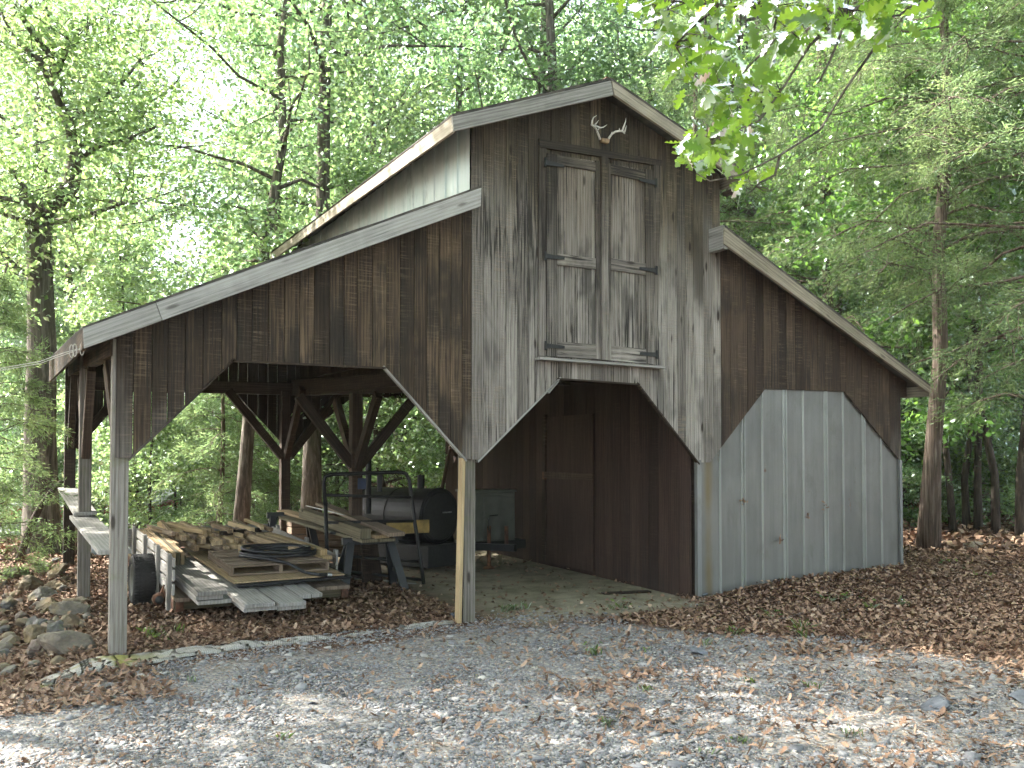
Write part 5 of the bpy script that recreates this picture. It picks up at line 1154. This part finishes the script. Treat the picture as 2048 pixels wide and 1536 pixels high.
# ------------------------------------------------------------------ woven erosion net along the gravel's edge
mb = MB(); ctr = [(-.72, -.66, .34), (-.45, -.46, .42), (-.1, -.27, .50), (.3, -.15, .46), (.75, -.09, .34), (1.2, -.04, .20), (1.75, -.05, .16), (2.3, .0, .14), (2.85, .06, .12), (3.28, .10, .10)]
rng = np.random.default_rng(2); n = 110; tt = np.linspace(0, len(ctr)-1, n); cx = np.interp(tt, range(len(ctr)), [c[0] for c in ctr]); cy_ = np.interp(tt, range(len(ctr)), [c[1] for c in ctr]); cw = np.interp(tt, range(len(ctr)), [c[2] for c in ctr])*(.75+.6*vnoise(tt*1.0, tt*0, .6, 12))
V = []; K = 7
for i in range(n):
    for j in range(K):
        v = j/(K-1)-.5; x = cx[i]+v*.3*cw[i]; y = cy_[i]+v*cw[i]+.03*(vnoise(x, 0, .3, 4)-.5)
        V.append((x, y, gz(x, y)+.012+.045*float(vnoise(x, y, .22, 8))*(1 if 0 < j < K-1 else .1)-.022*min(1, max(0, (x-.7)/.8))))
for i in range(n-1):
    for j in range(K-1):
        k = len(mb.v); mb.v += [V[i*K+j], V[(i+1)*K+j], V[(i+1)*K+j+1], V[i*K+j+1]]; u0 = i*.037; mb.face((k, k+1, k+2, k+3), [(u0, j*.05), (u0+.037, j*.05), (u0+.037, j*.05+.05), (u0, j*.05+.05)], .5)
mb_net = mb; o = mb.build('erosion_net', 'woven_net'); tag(o, 'pale woven erosion netting half buried along the edge between gravel and lean-to', 'netting')
bmm = bmesh.new(); bmm.from_mesh(o.data); bmesh.ops.remove_doubles(bmm, verts=bmm.verts, dist=.0005); bmm.to_mesh(o.data); bmm.free(); sd_ = o.modifiers.new('Solidify', 'SOLIDIFY'); sd_.thickness = .006
for p_ in o.data.polygons: p_.use_smooth = True
# ------------------------------------------------------------------ rocks
rng = np.random.default_rng(31)
from mathutils import noise as mnoise
def rock(x, y, sx, sy, sz, seed, label, z=None, group='rocks heaped beside the lean-to', name='rock', rz=None, m=None):
    bmr = bmesh.new(); bmesh.ops.create_icosphere(bmr, subdivisions=5 if name == 'rock' else 3, radius=1)
    sx, sy, sz = sx*.88, sy*.88, sz*.92
    pl = [np.array(unit(np.random.default_rng(seed*7+i).normal(size=3))) for i in range(9)]
    for v in bmr.verts:
        p = np.array(v.co)
        for i, q_ in enumerate(pl):
            h = .46+.05*i; dd = float(np.dot(p, q_))
            if dd > h: p = p-q_*(dd-h)*.95
        nz_ = mnoise.fractal(Vector(p*1.6)+Vector((seed*3.1, 0, 0)), 1.0, 2.1, 5)*.17
        p = p*(1+nz_); v.co = Vector((p[0]*sx, p[1]*sy, p[2]*sz))
    me = bpy.data.meshes.new(name); bmr.to_mesh(me); bmr.free(); me.polygons.foreach_set('use_smooth', [True]*len(me.polygons))
    o = link(name, me, m or 'field_rock'); o.location = (x, y, (gz(x, y) if z is None else z)+sz*.45)
    r = np.random.default_rng(seed); o.rotation_euler = (r.normal()*.15, r.normal()*.15, r.uniform(0, 6.28) if rz is None else rz)
    return tag(o, label, 'rock', group)
rl_ = [(130, 1320, .30, .17, .15, 'large tan rock with a dark crack at the very front of the rock heap', -.35), (75, 1315, .16, .14, .12, 'rounded ochre rock left of the cracked front rock'), (70, 1290, .17, .14, .13, 'grey boulder behind the front rocks near the left edge'), (110, 1285, .13, .11, .11, 'mossy green rock just behind the cracked front rock'), (140, 1280, .16, .12, .12, 'tan and grey rock beside the mossy one, nearer the post'),
       (150, 1255, .30, .16, .10, 'long flat tan slab in the middle of the rock heap', -.3), (65, 1265, .12, .10, .10, 'small dark rock tucked behind the grey boulder'), (95, 1240, .16, .13, .11, 'bluish angular rock above the long slab'), (165, 1232, .14, .10, .07, 'brownish flat rock between slab and middle post'), (20, 1290, .14, .12, .10, 'dark speckled rock at the left picture edge'),
       (15, 1340, .11, .09, .06, 'small blue grey stone lying alone at the lower left edge'), (110, 1205, .17, .13, .10, 'pale wedge shaped rock high in the heap'), (115, 1180, .22, .17, .13, 'blue grey rounded rock highest near the middle post'), (60, 1195, .30, .2, .14, 'big purple grey rock at the upper left of the heap'), (85, 1218, .20, .14, .12, 'ochre slab leaning below the big purple grey rock'),
       (15, 1225, .14, .12, .12, 'brown rounded rock against the left edge'), (40, 1170, .22, .16, .13, 'dark layered rock at the back of the heap by the left edge'), (90, 1165, .18, .14, .10, 'mossy rock at the back of the heap'), (45, 1250, .13, .09, .08, 'thin ochre rock by the left edge below the brown one')]
for i, r in enumerate(rl_):
    p = PZ(r[0], r[1], -.08); rock(p[0], p[1], r[2], r[3], r[4], i+1, r[5], rz=r[6] if len(r) > 6 else None)
for i in range(46):
    px = rng.uniform(-5, 185); py = rng.uniform(1150, 1345); p = PZ(px, py, -.1); s_ = rng.uniform(.05, .11)
    if px > 150 and py > 1290: continue
    rock(p[0], p[1], s_*1.3, s_, s_*.75, 60+i, 'small stone filling the gaps between the bigger rocks of the heap', group='small stones in the rock heap', name='stone')
for px, py, s_, lab in ((1462, 1175, .13, 'pale stone lying against the foot of the metal wall'), (1520, 1172, .19, 'brown rock partly buried in leaves at the foot of the metal wall'), (1394, 1195, .12, 'blue grey stone at the foot of the metal corner trim'), (905, 1235, .09, 'blue stone beside the foot of the leaning stud'), (1868, 1418, .13, 'dark slate lump lying in the leaves at the lower right'), (2052, 1400, .12, 'grey blue stone cut by the right picture edge'), (805, 1255, .05, 'small white stone on the netting'), (1755, 1092, .2, 'flat mossy stone beyond the big cedar') , (1400, 1308, .10, 'flat blue grey stone in the gravel in front of the metal wall'), (1935, 1118, .22, 'low mossy rock in the leaves right of the big cedar')):
    p = PZ(px, py, .05 if px > 1400 and py < 1200 else 0); rock(p[0], p[1], s_*1.3, s_, s_*(.6 if 'pale' in lab or 'brown' in lab else .4), int(px), lab, group=None, m='slate' if ('slate' in lab or 'blue' in lab) else None)  # slate shards
mb = MB(); a = PZ(1228, 1192, 0); mb.beam((0, 0, 0), (.62, -.15, 0), .12, .02); tag(mb.build('board', 'rear_wood', None, Matrix.Translation((a[0]-.1, a[1]+.1, gz(a[0], a[1])+.012)), bevel=.003), 'dark board lying on the bay floor near the partition', 'board')
mb = MB(); a = PZ(243, 1170, .1); b = PZ(290, 1200, .05); mb.beam((0, 0, 0), b-a, .05, .09); tag(mb.build('stud', 'new_wood', None, Matrix.Translation(tuple(a)), bevel=.003), 'pale stud on the ground left of the trailer tyre', 'board')
# ------------------------------------------------------------------ things beyond the lean-to on the left
p = at(196, 14.6); q_ = gz(*p); mb = MB(); mb.tube([(0, 0, 0), (0, 0, .04), (0, 0, .40), (0, 0, .44)], [.08, .085, .10, .10], 20); o = mb.build('bucket', 'pale_plastic', None, Matrix.Translation((p[0], p[1], q_)), smooth=False); tag(o, 'pale blue plastic bucket standing behind the left posts', 'bucket')
p = at(153, 14.2); mb = MB(); mb.tube([(0, 0, -.1), (.02, 0, .4), (-.02, .02, .85), (0, 0, 1.0)], [.055, .05, .05, .045], 9); tag(mb.build('fence_post', 'bark_cedar', None, Matrix.Translation((p[0], p[1], gz(*p))), smooth=True), 'short split wooden post between the two rear left posts of the lean-to', 'post')
w_ = [PD(x, y, 14.1) for x, y in ((36, 1132), (45, 1100), (62, 1050), (80, 1015), (102, 985), (124, 962))]; mb = MB(); mb.tube([p_-w_[0] for p_ in w_], [.075, .06, .055, .05, .045, .035], 9); tag(mb.build('fallen_branch', 'bark_dark', None, Matrix.Translation(tuple(w_[0])), smooth=True), 'dark mossy fallen branch leaning on the big forked tree', 'branch')
sx, sy = at(70, 27); sz = PD(70, 1120, 27)[2]
sh = empty('shed', 'low red shed with a pale lean-to roof far behind the big forked tree', 'shed', (sx, sy, sz), -R_(20))
zt = PD(70, 1016, 27)[2]-sz; zm = PD(70, 1056, 27)[2]-sz
mb = MB(); mb.box((-4, 1.2, 0), (3.2, 5, zt), 2); mb.build('wall', 'red_paint', sh)
mb = MB(); mb.prism([(-4.2, 1.1, zt), (3.4, 1.1, zt), (3.4, 5.2, zt+.5), (-4.2, 5.2, zt+.5)], (0, 0, .08), [(0, 0)]*4); mb.build('roof', 'grey_roof', sh)
mb = MB(); mb.prism([(-4.2, -.4, zm-.22), (3.0, -.4, zm-.22), (3.0, 1.195, zm+.05), (-4.2, 1.195, zm+.05)], (0, 0, .07), [(0, 0)]*4); mb.build('porch_roof', 'grey_roof', sh)
mb = MB(); mb.box((-4.2, -.42, zm-.34), (3.0, -.38, zm-.225), 0); mb.build('fascia', 'grey_roof', sh)
mb = MB(); mb.box((-4, .6, 0), (2.8, .7, zm-.26), 2); mb.build('porch_wall', 'dark_wall', sh)

# clumps of dead leaves caught on the metal wall
rng = np.random.default_rng(61)
for px, py, lab in ((1486, 1003, 'small clump of brown leaves caught on the second rib of the metal wall'), (1649, 1017, 'rusty brown leaf clump stuck high on the middle of the metal wall'), (1560, 1080, 'brown leaf scrap stuck low on the metal wall'), (1615, 1032, 'little brown scrap left of the middle leaf clump on the metal wall')):
    c = PY(px, py, .0); n = 9 if px in (1486, 1649) else 5
    C = rng.normal(size=(n, 3))*np.array([.016, .006, .035])+np.array([0, -.012, 0]); D = rng.normal(size=(n, 3))*np.array([.6, .25, 1.0])
    V, F, k = oak_leaves(C, D, .055, rng, .8, .2); V[:, 1] = np.minimum(V[:, 1], .012)
    o = link('leaf_clump', np_mesh('leaf_clump', V, F, np.repeat(rng.uniform(0, .7, n), k), 'dead_leaf'), None); o.location = tuple(c); tag(o, lab, 'dead leaves', 'leaf clumps on the metal wall')
EXPOSURE = 2.85
# ------------------------------------------------------------------ light, sky, camera
SUN_DIR = Vector((-0.60, 0.60, 0.92)).normalized()
el = math.asin(SUN_DIR.z)
w = bpy.data.worlds.new('World'); S.world = w; w.use_nodes = True
nt = w.node_tree; bg = nt.nodes['Background']
sky = nt.nodes.new('ShaderNodeTexSky'); sky.sky_type = 'NISHITA'; sky.sun_disc = False
sky.sun_elevation = el; sky.sun_rotation = math.atan2(SUN_DIR.x, SUN_DIR.y); sky.air_density = 1.0; sky.dust_density = 3.0; sky.ozone_density = 0.6
hs = nd(nt, 'ShaderNodeHueSaturation', {'Saturation': 0.62, 'Color': sky.outputs[0]})   # desaturated for white balance: a paler sky
nt.links.new(hs.outputs[0], bg.inputs[0]); bg.inputs[1].default_value = 0.135
sl = bpy.data.lights.new('sun', 'SUN'); sl.energy = 4.0; sl.angle = R_(0.6); sl.color = (1, 0.97, 0.91)
so = bpy.data.objects.new('sun', sl); COL.objects.link(so); so.rotation_euler = SUN_DIR.to_track_quat('Z', 'Y').to_euler(); so.location = (0, 0, 40)
cd = bpy.data.cameras.new('camera'); cam = bpy.data.objects.new('camera', cd); COL.objects.link(cam)
cd.sensor_width = 36; cd.lens = FPX/2048*36; cd.clip_end = 2000; cd.clip_start = .05
cd.shift_y = (CYE-768)/2048.0
cam.matrix_world = Matrix(((CR[0], CU[0], -CF[0], CAM[0]), (CR[1], CU[1], -CF[1], CAM[1]), (CR[2], CU[2], -CF[2], CAM[2]), (0, 0, 0, 1)))
S.camera = cam
S.view_settings.view_transform = 'Standard'; S.view_settings.look = 'None'; S.view_settings.gamma = 1; S.view_settings.use_curve_mapping = False
S.view_settings.exposure = EXPOSURE
c = S.cycles; c.max_bounces = 5; c.diffuse_bounces = 4; c.glossy_bounces = 1; c.transmission_bounces = 3; c.use_adaptive_sampling = True; c.adaptive_threshold = 0.03; c.transparent_max_bounces = 4
c.use_denoising = True; c.caustics_reflective = False; c.caustics_refractive = False; c.sample_clamp_indirect = 8

# thin volume added to imitate the lens veil over the far trees
VEIL = 0.0006
m = bpy.data.materials.new('haze_air'); m.use_nodes = True; nt = m.node_tree; nt.nodes.clear()
vo = nd(nt, 'ShaderNodeVolumePrincipled', {'Color': (0.93, 0.97, 0.93, 1), 'Density': VEIL, 'Anisotropy': 0.35}); nd(nt, 'ShaderNodeOutputMaterial', {'Volume': vo.outputs[0]}); MAT['haze_air'] = m
zmin = float(GZ.min())-1.0
mb = MB(); mb.box((float(gx.min())-1, float(gy.min())-1, zmin), (float(gx.max())+1, float(gy.max())+1, 29.0), 2); o = mb.build('haze', 'haze_air'); tag(o, kind='stuff')
c.volume_bounces = 1; c.volume_step_rate = 10; c.volume_max_steps = 64
